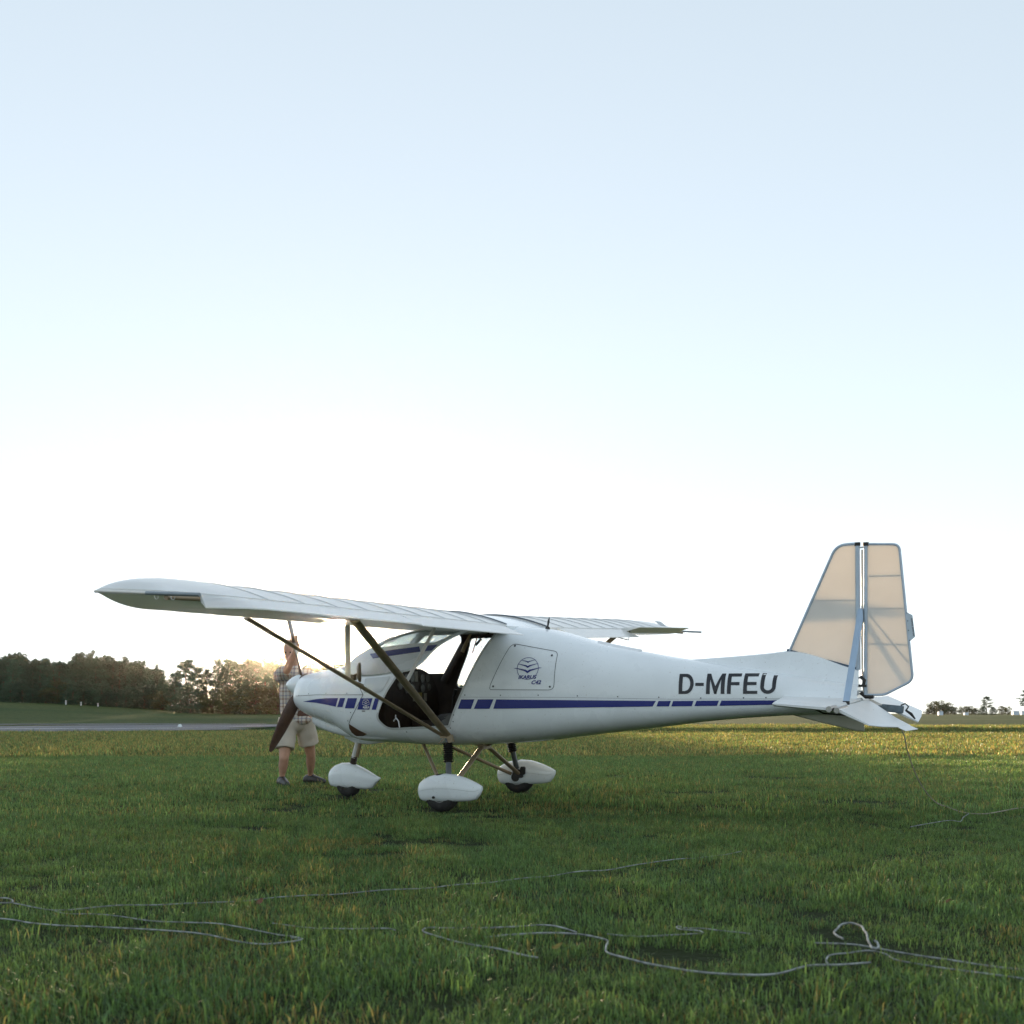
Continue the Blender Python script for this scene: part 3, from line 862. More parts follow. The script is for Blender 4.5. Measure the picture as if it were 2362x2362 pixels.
for sgn in (1, -1):
    rings = []
    for i, r in enumerate(RIBS):
        rings.append(wing_section(r, sgn, 0))
        if i < len(RIBS) - 1:
            for q in (0.12, 0.3, 0.5, 0.7, 0.88):
                rings.append(wing_section(r + 0.373 * q, sgn, math.sin(math.pi * q) ** 0.7))
    for t in (0.06, 0.14, 0.24, 0.34, 0.45, 0.56, 0.67, 0.78, 0.88, 0.95, 1.0):
        rings.append(tip_section(t, sgn))
    bm = BM(); add_loft(bm, rings)
    wing = obj('wing', bm, SAIL, plane, smooth=32)
    for r in RIBS:
        bm = BM()
        add_tube(bm, [(s, sgn * r, zl(r) + UP(s) + 0.0005) for s in US[2:]], 0.0032, 5)
        obj('rib_seam', bm, SEAMW, wing, smooth=60)
    # tip tube with bare rear end
    bm = BM()
    zt0 = zl(4.725)
    add_tube(bm, [(0.03, sgn * 4.715, zt0 - 0.004), (0.0, sgn * 4.722, zt0 - 0.004), (-0.4, sgn * 4.725, zt0 - 0.035)], 0.009, 10)
    tip = obj('tip_tube', bm, WSTRUT, wing, smooth=60)
    bm = BM()
    add_tube(bm, [(-0.37, sgn * 4.725, zt0 - 0.033), (-0.755, sgn * 4.725, zt0 - 0.060)], 0.0115, 12)
    obj('tube_end', bm, mat('dark_grey_tube', (0.26, 0.30, 0.33), 0.35, 0.3, 0.08, 12), wing, smooth=60)
    for q in (-0.44, -0.56):
        bm = BM()
        zc = zt0 - 0.035 + (q + 0.4) * 0.08 - 0.03
        add_tube(bm, [(q + 0.014 * math.cos(t), sgn * 4.72, zc + 0.014 + 0.016 * math.sin(t)) for t in np.linspace(math.pi, 2.1 * math.pi, 14)], 0.0018, 6)
        obj('safety_ring', bm, METAL, wing, smooth=60)
    bm = BM()
    add_tube(bm, [(-0.50, sgn * 4.44, zl(4.44) - 0.05), (-0.50, sgn * 4.71, zl(4.7) - 0.06)], 0.016, 10)
    obj('rear_spar_end', bm, STRUT, wing, smooth=60)
    # flap and aileron
    def surf(r0, r1, te_dz0, te_dz1, rake=0.0, n=10):
        bm = BM(); rings = []
        for k in range(n + 1):
            t = k / n; r = r0 + (r1 - r0) * t
            dz = te_dz0 + (te_dz1 - te_dz0) * t
            te = TE_S + rake * max(0, (t - 0.86) / 0.14) ** 2
            h0 = zl(r) - 0.046
            wv = 0.003 * math.sin(r * 16.8)
            P = lambda u, off: (HINGE - 0.012 + (te - HINGE + 0.012) * u, sgn * r, h0 + (zl(r) + dz - h0) * u + off)
            rings.append([P(0, 0.0), P(0.02, 0.018), P(0.10, 0.026), P(0.3, 0.021 + wv), P(0.65, 0.011 + wv), P(1, 0.004), P(1, -0.004), P(0.65, -0.010), P(0.3, -0.019), P(0.10, -0.025), P(0.02, -0.018)])
        add_loft(bm, rings)
        return bm
    obj('flap', surf(0.62, 2.345, -0.124, -0.120), SAIL, plane, smooth=40)
    if sgn > 0:
        obj('aileron', surf(2.375, 4.45, -0.112, -0.106, 0.2, 14), SAIL, plane, smooth=40)
    else:
        obj('aileron', surf(2.375, 4.45, -0.010, -0.008, 0.12, 14), SAIL, plane, smooth=40)
        bm = BM(); add_box(bm, (-0.80, -2.95, zl(2.95) + 0.032), (0.09, 0.20, 0.004), Matrix.Rotation(R(-38), 4, 'Y'))
        obj('aileron_tab', bm, mat('tab_grey', (0.45, 0.48, 0.5), 0.4), plane)
        bm = BM()
        add_tube(bm, [(-0.62, -2.42, zl(2.4) - 0.045), (-0.60, -2.42, zl(2.4) - 0.15), (-0.42, -2.42, zl(2.4) - 0.10)], 0.006, 6)
        obj('aileron_horn', bm, DARK, plane)
# centre cover between the wing roots
bm = BM(); rings = []
for r in (-0.452, -0.3, 0, 0.3, 0.452):
    rings.append([(s, r, zl(0.46) + UP(s) - 0.010) for s in US] + [(s, r, zl(0.46) + LO(s)) for s in US[::-1] if s != 0.60])
add_loft(bm, rings)
obj('centre_cover', bm, WHITE, plane, smooth=35)
for sgn in (1, -1):
    bm = BM()
    add_tube(bm, [(s, sgn * 0.456, zl(0.46) + UP(s) + 0.004) for s in US[3:]], 0.007, 6)
    obj('root_gap_seal', bm, mat('gap_seal', (0.10, 0.12, 0.15), 0.5), plane, smooth=60)
    bm = BM()
    add_loft(bm, [[(0.56 + 0.16 * u, sgn * (0.46 + e), zl(0.4) + v) for u, v in [(0, -0.03), (0.5, -0.025), (0.9, -0.015), (1.0, 0.004), (0.9, 0.022), (0.5, 0.022), (0, 0.022)]] for e in (0.0, 0.02)])
    obj('wing_root_fitting', bm, WSTRUT, plane, smooth=30)

# struts
def strut(name, a, b, rad, m, flat=0.42, n=12, fd=(0, 0, 1)):
    bm = BM(); add_tube(bm, [a, b], rad, n, flat, fd)
    return obj(name, bm, m, plane, smooth=50)
for sgn in (1, -1):
    A = Vector((0.03, sgn * 0.62, 0.672)); F_ = Vector((0.57, sgn * 2.72, zl(2.72) - 0.035)); B_ = Vector((-0.37, sgn * 2.66, zl(2.66) - 0.085))
    strut('lift_strut', A + Vector((0.05, 0, 0.0)), F_, 0.033, STRUT)
    strut('lift_strut', A, B_, 0.040, STRUT)
    f1 = (A + Vector((0.05, 0, 0))).lerp(F_, 0.53); b1 = A.lerp(B_, 0.51)
    strut('jury_strut', f1, (0.40, sgn * 1.63, zl(1.63) - 0.04), 0.023, WSTRUT, 0.55)
    strut('jury_strut', b1, (-0.34, sgn * 1.45, zl(1.45) - 0.085), 0.024, WSTRUT, 0.55)
    bm = BM()
    add_box(bm, (0.05, sgn * 0.63, 0.668), (0.10, 0.03, 0.035)); add_box(bm, (0.0, sgn * 0.625, 0.645), (0.045, 0.05, 0.07), Matrix.Rotation(0.3, 4, 'Y'))
    add_tube(bm, [(0.05, sgn * 0.66, 0.65), (0.10, sgn * 0.67, 0.60)], 0.005, 6)
    bmesh.ops.bevel(bm, geom=bm.edges[:], offset=0.003, segments=1, affect='EDGES')
    obj('strut_bracket', bm, STRUT, plane)
#PART4
# ---- tail surfaces
def cloth_panel(pts, thick=0.010):
    bm = BM()
    add_prism(bm, pts, 'y', -thick / 2, thick / 2)
    return bm
FIN = round_poly([(-2.925, 1.368), (-3.315, 2.228), (-3.490, 2.232), (-3.490, 1.212)], [0.0, 0.10, 0.0, 0.0], 8)
RUD = round_poly([(-3.558, 2.222), (-3.805, 2.205), (-3.905, 1.115), (-3.685, 1.000), (-3.535, 1.000)], [0.0, 0.05, 0.055, 0.03, 0.02], 8)
fin = obj('fin', cloth_panel(FIN), TAILCLOTH, plane)
bm = BM(); add_tube(bm, [(p[0], 0, p[1]) for p in FIN[:-1]], 0.0125, 8); obj('frame_tube', bm, TUBEGREY, fin, smooth=60)
bm = BM(); add_tube(bm, [(-3.482, 0, 2.24), (-3.482, 0, 1.205)], 0.019, 10); obj('hinge_post', bm, TUBEGREY, fin, smooth=60)
bm = BM(); add_tube(bm, [(-3.115, 0, 1.785), (-3.48, 0, 1.772)], 0.0055, 6); obj('batten', bm, TUBEGREY, fin)
rud = obj('rudder', cloth_panel(RUD), TAILCLOTH, plane)
bm = BM(); add_tube(bm, [(p[0], 0, p[1]) for p in RUD], 0.0105, 8); obj('frame_tube', bm, TUBEGREY, rud, smooth=60)
bm = BM(); add_tube(bm, [(-3.548, 0, 2.235), (-3.538, 0, 1.0)], 0.017, 10); obj('hinge_post', bm, TUBEGREY, rud, smooth=60)
for a, b in (((-3.57, 1.962), (-3.835, 1.955)), ((-3.56, 1.70), (-3.855, 1.690)), ((-3.555, 1.415), (-3.878, 1.398))):
    bm = BM(); add_tube(bm, [(a[0], 0, a[1]), (b[0], 0, b[1])], 0.0055, 6); obj('batten', bm, TUBEGREY, rud)
bm = BM(); add_tube(bm, [(-3.57, 0, 1.655), (-3.875, 0, 1.25)], 0.0052, 6); obj('batten', bm, TUBEGREY, rud)
bm = BM(); add_prism(bm, [(-3.858, 1.662), (-3.905, 1.635), (-3.925, 1.462), (-3.882, 1.425)], 'y', 0.004, 0.008)
tab = obj('rudder_tab', bm, mat('tab_blue', (0.48, 0.56, 0.62), 0.35, 0, 0.04, 6), rud)
bm = BM()
for p in text_polys('DO NOT TOUCH', 0.019, 0, 0.0006, 1.0):
    bm.faces.new([bm.verts.new((-3.912 + b * 0.8 + a * 0.11, 0.0095, 1.54 + a * 0.95)) for a, b in p])
obj('tab_lettering', bm, BLACK, rud)
for z_ in (1.655, 1.59, 1.515, 1.435):
    bm = BM(); add_tube(bm, [(-3.864 - 0.018 * (1.655 - z_) / 0.22, 0.007, z_), (-3.864 - 0.018 * (1.655 - z_) / 0.22, 0.0105, z_)], 0.004, 8); obj('tab_screw', bm, DARK, rud)
for q, s0 in ((2.232, -3.482), (2.228, -3.548)):
    bm = BM(); add_tube(bm, [(s0, 0, q - 0.018), (s0, 0, q + 0.010)], 0.024, 10); obj('tube_cap', bm, DARK, plane, smooth=60)
for q in (2.20, 1.70, 1.14, 1.03):
    bm = BM(); add_tube(bm, [(-3.48, 0, q), (-3.556, 0, q)], 0.007, 8)
    obj('rudder_hinge', bm, METAL, plane, smooth=60)
bm = BM(); add_tube(bm, [(-3.520, 0.004, 2.18), (-3.515, 0.004, 1.2), (-3.525, 0.004, 1.02)], 0.008, 6); obj('hinge_pin', bm, mat('pale_rod', (0.6, 0.52, 0.44), 0.4, 0.2), plane, smooth=60)
bm = BM()
add_tube(bm, [(-3.50, 0.02, 1.15), (-3.535, 0.025, 1.12), (-3.52, 0.02, 1.07)], 0.014, 8); add_box(bm, (-3.52, 0.015, 1.075), (0.06, 0.05, 0.02)); add_tube(bm, [(-3.50, 0.0, 1.02), (-3.54, 0.0, 0.985), (-3.60, 0, 0.985)], 0.017, 8)
obj('rudder_control_horn', bm, DARK, plane, smooth=50)

STABM = mat('stab_cloth', (0.78, 0.80, 0.80), 0.4, 0, 0.03, 4)
for sgn in (1, -1):
    def plate(secs, m, name, parent):
        bm = BM(); rings = []
        for r, (s0, z0), (s1, z1), t0, t1 in secs:
            ring = []
            N = 5
            for k in range(N + 1):
                u = k / N
                hv = (t0 * (1 - u) + t1 * u)
                ring.append((s0 + (s1 - s0) * u, sgn * r, z0 + (z1 - z0) * u + hv))
            le = (s0 + t0 * 0.95, sgn * r, z0); te = (s1 - t1 * 0.7, sgn * r, z1)
            low = [(s0 + (s1 - s0) * k / N, sgn * r, z0 + (z1 - z0) * k / N - (t0 * (1 - k / N) + t1 * k / N)) for k in range(N, -1, -1)]
            rings.append([le] + ring + [te] + low)
        add_loft(bm, rings)
        return obj(name, bm, m, parent, smooth=40)
    st = plate([(0.05, (-2.90, 0.986), (-3.50, 0.958), 0.016, 0.018), (0.6, (-2.985, 0.977), (-3.49, 0.945), 0.016, 0.018), (1.17, (-3.062, 0.968), (-3.468, 0.932), 0.016, 0.018), (1.195, (-3.085, 0.966), (-3.462, 0.932), 0.006, 0.010)], STABM, 'tailplane', plane)
    bm = BM(); add_tube(bm, [(-3.472, sgn * 1.0, 0.934), (-3.468, sgn * 1.215, 0.931)], 0.022, 12); obj('spar_end', bm, METAL, st, smooth=50)
    el = plate([(0.03, (-3.555, 0.950), (-3.63, 0.915), 0.014, 0.006), (0.14, (-3.552, 0.948), (-3.83, 0.79), 0.014, 0.005), (0.20, (-3.55, 0.946), (-3.905, 0.762), 0.014, 0.005), (0.6, (-3.54, 0.938), (-3.862, 0.772), 0.014, 0.005), (1.0, (-3.528, 0.928), (-3.80, 0.796), 0.014, 0.005), (1.18, (-3.522, 0.924), (-3.742, 0.815), 0.012, 0.005)] if sgn > 0 else
               [(0.10, (-3.555, 0.955), (-3.93, 0.775), 0.014, 0.005), (0.6, (-3.552, 0.95), (-3.90, 0.80), 0.014, 0.005), (1.14, (-3.55, 0.948), (-3.845, 0.822), 0.013, 0.005), (1.18, (-3.56, 0.948), (-3.83, 0.826), 0.008, 0.005)], STABM, 'elevator', plane)
    bm = BM(); add_tube(bm, [(-3.535, sgn * 0.9, 0.928), (-3.522, sgn * 1.205, 0.922)], 0.021, 12); obj('spar_end', bm, METAL, el, smooth=50)
    bm = BM(); add_tube(bm, [(-3.497, sgn * 1.15, 0.928), (-3.497, sgn * 1.19, 0.927)], 0.012, 8); add_box(bm, (-3.495, sgn * 1.17, 0.926), (0.06, 0.02, 0.012)); obj('elevator_hinge', bm, DARK, plane)
    if sgn > 0:
        bm = BM(); add_loft(bm, [[(-3.905, 0.21, 0.764), (-3.965, 0.20, 0.736), (-3.965, 0.20, 0.733), (-3.905, 0.21, 0.760)], [(-3.868, 0.62, 0.772), (-3.925, 0.62, 0.744), (-3.925, 0.62, 0.741), (-3.868, 0.62, 0.768)]])
        obj('trim_tab', bm, STABM, el)
        bm = BM(); add_tube(bm, [(-3.20, 0.55, 0.925), (-3.30, 0.5, 0.87), (-3.45, 0.45, 0.855), (-3.58, 0.42, 0.87), (-3.66, 0.4, 0.89)], 0.007, 6); obj('trim_cable', bm, DARK, plane, smooth=60)
    # brace between tailplane and fin
    bm = BM(); add_tube(bm, [(-3.490, sgn * 0.62, 0.965), (-3.503, sgn * 0.04, 1.62), (-3.505, sgn * 0.026, 1.70)], [0.026, 0.028, 0.020], 10, 0.4, (0, 1, 0)); obj('fin_brace', bm, TUBEBLUE, plane, smooth=50)
    bm = BM(); add_box(bm, (-3.49, sgn * 0.62, 0.955), (0.05, 0.02, 0.03)); obj('brace_foot', bm, DARK, plane)
# tow release at the tail end
bm = BM(); add_box(bm, (-3.74, -0.06, 0.885), (0.17, 0.05, 0.06), Matrix.Rotation(R(-6), 4, 'Y')); add_box(bm, (-3.62, -0.04, 0.90), (0.16, 0.02, 0.025))
bmesh.ops.bevel(bm, geom=bm.edges[:], offset=0.004, segments=2, affect='EDGES')
tow = obj('tow_release', bm, mat('release_steel', (0.13, 0.17, 0.20), 0.4, 0.5, 0.15, 20), plane)
bm = BM(); add_tube(bm, [(-3.80, -0.09, 0.91), (-3.835, -0.09, 0.925), (-3.86, -0.09, 0.90), (-3.84, -0.09, 0.87), (-3.88, -0.09, 0.84), (-3.91, -0.09, 0.80)], [0.006, 0.006, 0.006, 0.01, 0.012, 0.006], 8); obj('release_cable', bm, DARK, tow, smooth=60)

# ---- undercarriage
def wheel_pant(s0, y0, prof, hw, name='wheel_pant'):
    """prof: list of (s, ztop, zbot, widthfactor)"""
    bm = BM(); rings = []
    for s, zt, zb, wf in prof:
        zm = zb + (zt - zb) * 0.5
        ring = []
        for k in range(24):
            t = 2 * math.pi * k / 24
            c, q = math.cos(t), math.sin(t)
            e = 0.62 if q < 0 else 0.95
            ring.append((s0 + s, y0 + hw * wf * math.copysign(abs(c) ** 0.75, c), zm + (zt - zm if q > 0 else zm - zb) * math.copysign(abs(q) ** e, q)))
        rings.append(ring)
    add_loft(bm, rings)
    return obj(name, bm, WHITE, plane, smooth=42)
PANT = [(0.242, 0.20, 0.175, 0.12), (0.236, 0.235, 0.145, 0.38), (0.215, 0.265, 0.108, 0.62), (0.185, 0.288, 0.092, 0.78), (0.13, 0.316, 0.090, 0.92), (0.05, 0.336, 0.090, 1.0), (-0.04, 0.345, 0.091, 1.0), (-0.12, 0.340, 0.095, 0.95), (-0.20, 0.322, 0.100, 0.85), (-0.29, 0.292, 0.108, 0.65), (-0.345, 0.270, 0.124, 0.48), (-0.38, 0.254, 0.165, 0.33), (-0.402, 0.242, 0.205, 0.15)]
NPANT = [(0.242, 0.20, 0.185, 0.12), (0.235, 0.24, 0.145, 0.4), (0.205, 0.282, 0.104, 0.68), (0.15, 0.322, 0.094, 0.86), (0.08, 0.344, 0.090, 0.97), (0.0, 0.347, 0.088, 1.0), (-0.08, 0.332, 0.086, 0.93), (-0.16, 0.303, 0.084, 0.8), (-0.24, 0.268, 0.085, 0.6), (-0.285, 0.245, 0.098, 0.46), (-0.33, 0.222, 0.150, 0.3), (-0.378, 0.202, 0.192, 0.12)]
def wheel(s0, y0, R_, wdt, z0, rimr):
    bm = BM(); rings = []
    N = 36
    for k in range(N):
        a = 2 * math.pi * k / N
        ring = []
        for j in range(12):
            b = 2 * math.pi * j / 12
            rr = (R_ - wdt * 0.62) + wdt * 0.62 * math.cos(b) * (0.96 if math.cos(b) > 0.9 else 1)
            ring.append((s0 + rr * math.cos(a), y0 + wdt * 0.62 * math.sin(b), z0 + rr * math.sin(a)))
        rings.append(ring)
    rings.append(rings[0])
    add_loft(bm, rings, cap=False)
    bmesh.ops.remove_doubles(bm, verts=bm.verts, dist=1e-6)
    t = obj('wheel', bm, RUBBER, plane, smooth=60)
    bm = BM()
    for e in (-1, 1):
        add_tube(bm, [(s0 + rimr * math.cos(a), y0 + e * wdt * 0.48, z0 + rimr * math.sin(a)) for a in np.linspace(0, 2 * math.pi, 33)], 0.008, 6, cap=False)
    add_tube(bm, [(s0, y0 - wdt * 0.4, z0), (s0, y0 + wdt * 0.4, z0)], rimr * 0.97, 28)
    add_tube(bm, [(s0, y0 - wdt * 0.55, z0), (s0, y0 + wdt * 0.55, z0)], 0.028, 12)
    obj('rim', bm, mat('rim_paint', (0.55, 0.55, 0.55), 0.35, 0.4, 0.08, 20), t, smooth=40)
    return t
for sgn in (1, -1):
    wheel_pant(0, sgn * 0.79, PANT, 0.088)
    wheel(0.005, sgn * 0.79, 0.175, 0.105, 0.172, 0.082)
    for e in (1, -1):
        bm = BM(); add_tube(bm, [(s_, sgn * 0.79 + e * (0.088 * wf_ + 0.0003), zb_ + (zt_ - zb_) * 0.5) for s_, zt_, zb_, wf_ in PANT[1:-1]], 0.0016, 5); obj('pant_seam', bm, mat('pant_joint', (0.5, 0.52, 0.53), 0.5), plane)
    bm = BM(); add_tube(bm, [(0.045, sgn * 0.868, 0.138), (0.045, sgn * 0.884, 0.138)], 0.012, 12); obj('pant_bolt', bm, DARK, plane, smooth=50)
    # oleo leg with rubber bellows
    a = Vector((0.03, sgn * 0.615, 0.645)); b = Vector((-0.015, sgn * 0.70, 0.26))
    bm = BM(); add_tube(bm, [a, b], 0.026, 14); leg = obj('oleo_leg', bm, mat('oleo_grey', (0.07, 0.08, 0.085), 0.35, 0.2, 0.1, 15), plane, smooth=60)
    bm = BM(); pts, rad = [], []
    for k in range(19):
        pts.append(a.lerp(b, 0.10 + 0.45 * k / 18)); rad.append(0.050 if k % 2 else 0.033)
    add_tube(bm, pts, rad, 18); obj('rubber_bellows', bm, DARK, leg, smooth=20)
    bm = BM(); add_tube(bm, [a + Vector((0, 0, 0.02)), a.lerp(b, 0.10)], 0.015, 10); add_tube(bm, [a + Vector((0.02, 0, -0.01)), a + Vector((-0.025, 0, -0.01))], 0.012, 8); obj('oleo_fork', bm, METAL, leg, smooth=50)
    hub = Vector((-0.04, sgn * 0.70, 0.205))
    strut('main_leg', (-0.02, sgn * 0.05, 0.535), hub, 0.028, STRUT, 0.6)
    strut('drag_brace', (0.60, sgn * 0.12, 0.585), (0.05, sgn * 0.70, 0.205), 0.0165, STRUT, 1.0)
    bm = BM(); add_box(bm, (-0.03, sgn * 0.70, 0.21), (0.11, 0.05, 0.085)); add_box(bm, (-0.085, sgn * 0.70, 0.24), (0.05, 0.045, 0.08)); add_tube(bm, [(0.005, sgn * 0.69, 0.17), (0.005, sgn * 0.75, 0.17)], 0.045, 14)
    bmesh.ops.bevel(bm, geom=bm.edges[:], offset=0.008, segments=2, affect='EDGES')
    obj('axle_carrier', bm, DARK, plane, smooth=40)
bm = BM(); add_box(bm, (-0.02, 0, 0.535), (0.06, 0.16, 0.05)); add_tube(bm, [(0.14, 0, 0.575), (-0.02, 0, 0.535)], 0.018, 8); add_tube(bm, [(-0.14, 0, 0.575), (-0.02, 0, 0.535)], 0.012, 8)
obj('leg_junction', bm, STRUT, plane, smooth=40)
NW = 1.545
wheel_pant(NW, 0, NPANT, 0.078)
wheel(NW + 0.005, 0, 0.142, 0.095, 0.138, 0.066)
bm = BM(); add_tube(bm, [(1.41, 0, 0.60), (1.475, 0, 0.40)], 0.034, 14, 0.8, (1, 0, 0)); nl = obj('nose_leg', bm, WSTRUT, plane, smooth=60)
bm = BM(); add_tube(bm, [(1.385, 0, 0.60), (1.445, 0, 0.41)], 0.022, 12); obj('steering_rod', bm, STRUT, nl, smooth=60)
bm = BM(); pts = [Vector((1.470, 0, 0.415)).lerp(Vector((1.49, 0, 0.335)), k / 10) for k in range(11)]; add_tube(bm, pts, [0.036 if k % 2 else 0.027 for k in range(11)], 16); obj('rubber_bellows', bm, mat('bellows_brown', (0.06, 0.04, 0.03), 0.6), nl, smooth=20)
bm = BM(); add_tube(bm, [(NW + 0.04, 0.075, 0.092), (NW + 0.04, 0.09, 0.092)], 0.011, 10); obj('pant_bolt', bm, DARK, plane, smooth=50)

# ---- open gull-wing door
TH = R(67); DR, DZ = 0.50, 1.660
def door_pt(s, d, o=0.0):
    return (s, DR + d * math.sin(TH) + o * math.cos(TH), DZ - d * math.cos(TH) + o * math.sin(TH))
def bow(s, d):   # door skin is slightly barrelled
    return 0.05 * math.sin(math.pi * min(1, d / 1.1))
D_OUT = round_poly([(0.22, 0.05), (0.40, 0.25), (0.48, 0.42), (0.53, 0.60), (0.60, 0.86), (0.50, 1.10), (0.27, 1.12), (-0.11, 1.03), (-0.155, 0.90), (-0.152, 0.60), (-0.185, 0.39), (-0.25, 0.18), (-0.30, 0.05)], [0.02, 0.1, 0.1, 0.1, 0.1, 0.1, 0.2, 0.06, 0.1, 0.2, 0.2, 0.1, 0.02], 4)
D_WIN = round_poly([(0.20, 0.09), (0.36, 0.25), (0.44, 0.42), (0.485, 0.628), (0.16, 0.556), (-0.105, 0.535), (-0.145, 0.38), (-0.205, 0.20), (-0.24, 0.09)], [0.02, 0.1, 0.1, 0.03, 0.2, 0.05, 0.1, 0.1, 0.02], 4)
def door_sheet(poly, hole, thick, m, name, parent, off=0.0):
    bm = BM(); add_prism(bm, poly, 'y', 0, thick)
    me = bpy.data.meshes.new('d'); bmesh.ops.recalc_face_normals(bm, faces=bm.faces); bm.to_mesh(me); bm.free()
    if hole:
        c = BM(); add_prism(c, hole, 'y', -1, 1); me = bool_mesh(me, [c])
    bm = BM(); bm.from_mesh(me)
    bmesh.ops.triangulate(bm, faces=bm.faces[:])
    zs = np.arange(0.1, 1.1, 0.08)
    for q in zs:
        bmesh.ops.bisect_plane(bm, geom=bm.verts[:] + bm.edges[:] + bm.faces[:], plane_co=(0, 0, q), plane_no=(0, 0, 1))
    for v in bm.verts:
        s, t, d = v.co
        v.co = door_pt(s, d, t + off + bow(s, d))
    return obj(name, bm, m, parent, smooth=35)
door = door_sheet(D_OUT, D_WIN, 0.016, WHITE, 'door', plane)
door_sheet(D_WIN, None, 0.004, GLASS, 'door_window', door, 0.004)
door_sheet([(0.455, 0.755), (0.30, 0.695), (0.02, 0.628), (-0.045, 0.73), (0.22, 0.795), (0.38, 0.835)], None, 0.003, BLUE, 'blue_stripe', door, 0.0165)
door_sheet([(-0.02, 0.622), (-0.148, 0.600), (-0.150, 0.715), (-0.085, 0.727)], None, 0.003, BLUE, 'blue_stripe', door, 0.0165)
bm = BM(); c0 = (0.47, 0.50)
add_tube(bm, [door_pt(0.40 + 0.055 * math.cos(t), 0.47 + 0.075 * math.sin(t), 0.075) for t in np.linspace(0, 2 * math.pi, 25)], 0.003, 5, cap=False); obj('vent_ring', bm, mat('clear_rim', (0.6, 0.6, 0.6), 0.3), door)

# ---- cabin
bm = BM()
arch = []
for t in np.linspace(0, math.pi, 25):
    arch.append((0.03 + 0.50 * math.cos(t), 0.96 + 0.335 * math.sin(t) ** 0.8))
arch = [(0.53, 0.72)] + arch + [(-0.47, 0.72)]
add_prism(bm, [(a - 0.06, b) for a, b in arch], 'x', 0.78, 0.93)
bmesh.ops.bevel(bm, geom=[e for e in bm.edges], offset=0.01, segments=2, affect='EDGES')
ip = obj('instrument_panel', bm, BROWN, plane, smooth=40)
for (y, z, rr) in [(-0.30, 1.19, 0.04), (-0.20, 1.19, 0.04), (0.22, 1.13, 0.04), (-0.20, 1.09, 0.04), (-0.33, 1.10, 0.035), (0.0, 1.20, 0.045), (0.0, 1.09, 0.045), (0.10, 1.20, 0.04), (0.10, 1.09, 0.04), (0.22, 1.20, 0.035)]:
    bm = BM(); add_tube(bm, [(0.782, y, z), (0.768, y, z)], rr, 20); obj('gauge', bm, GAUGE, ip, smooth=40)
for (y, z, wy, hz, m) in [(-0.14, 1.01, 0.08, 0.08, YPLAC), (-0.25, 1.00, 0.04, 0.08, WPLAC), (-0.05, 1.03, 0.05, 0.03, WPLAC), (-0.05, 0.985, 0.06, 0.035, WPLAC), (-0.08, 1.21, 0.05, 0.10, WPLAC)]:
    bm = BM(); add_box(bm, (0.772, y, z), (0.012, wy, hz)); obj('placard', bm, m, ip)
bm = BM()
add_box(bm, (0.30, 0, 0.66), (0.95, 0.80, 0.03)); add_box(bm, (0.3, -0.02, 0.72), (0.9, 0.14, 0.12))
obj('cabin_floor', bm, BROWN, plane)
bm = BM(); add_prism(bm, [(-0.47, 0.66), (-0.52, 1.0), (-0.60, 1.38), (-0.64, 1.38), (-0.58, 0.66)], 'y', -0.43, 0.43); obj('rear_bulkhead', bm, BROWN, plane)
for y in (-0.27, 0.27):
    bm = BM(); rings = []
    for s, z, th, wv in [(0.28, 0.80, 0.05, 0.20), (0.22, 0.83, 0.06, 0.22), (0.0, 0.81, 0.07, 0.23), (-0.16, 0.80, 0.08, 0.23)]:
        rings.append([(s, y + wv * math.copysign(abs(math.cos(t)) ** 0.5, math.cos(t)), z - 0.03 + th * math.copysign(abs(math.sin(t)) ** 0.6, math.sin(t))) for t in np.linspace(0, 2 * math.pi, 21)[:-1]])
    add_loft(bm, rings)
    st = obj('seat', bm, SEATM, plane, smooth=50)
    bm = BM(); rings = []
    for s, z, th, wv in [(-0.14, 0.78, 0.06, 0.23), (-0.22, 0.95, 0.065, 0.235), (-0.31, 1.12, 0.06, 0.22), (-0.38, 1.24, 0.045, 0.16), (-0.40, 1.28, 0.02, 0.10)]:
        rings.append([(s + th * math.copysign(abs(math.sin(t)) ** 0.6, math.sin(t)), y + wv * math.copysign(abs(math.cos(t)) ** 0.5, math.cos(t)), z) for t in np.linspace(0, 2 * math.pi, 21)[:-1]])
    add_loft(bm, rings)
    obj('seat_back', bm, SEATM, st, smooth=50)
bm = BM(); add_tube(bm, [(0.33, 0.02, 0.72), (0.30, 0.02, 1.0), (0.27, 0.02, 1.08)], [0.014, 0.012, 0.020], 10); obj('control_stick', bm, DARK, plane, smooth=60)
bm = BM(); add_tube(bm, [(0.55, 0.60, 0.74), (0.57, 0.585, 0.80), (0.60, 0.58, 0.83), (0.63, 0.58, 0.80)], 0.007, 8); add_tube(bm, [(0.605, 0.58, 0.83), (0.605, 0.58, 0.86)], 0.006, 8); obj('door_latch', bm, METAL, plane, smooth=60)
bm = BM(); add_box(bm, (0.10, 0.45, 0.80), (0.16, 0.10, 0.09), Matrix.Rotation(0.5, 4, 'Y')); bmesh.ops.bevel(bm, geom=bm.edges[:], offset=0.015, segments=2, affect='EDGES'); obj('seat_belt_buckle_pad', bm, mat('grey_pad', (0.12, 0.12, 0.11), 0.7), plane, smooth=40)
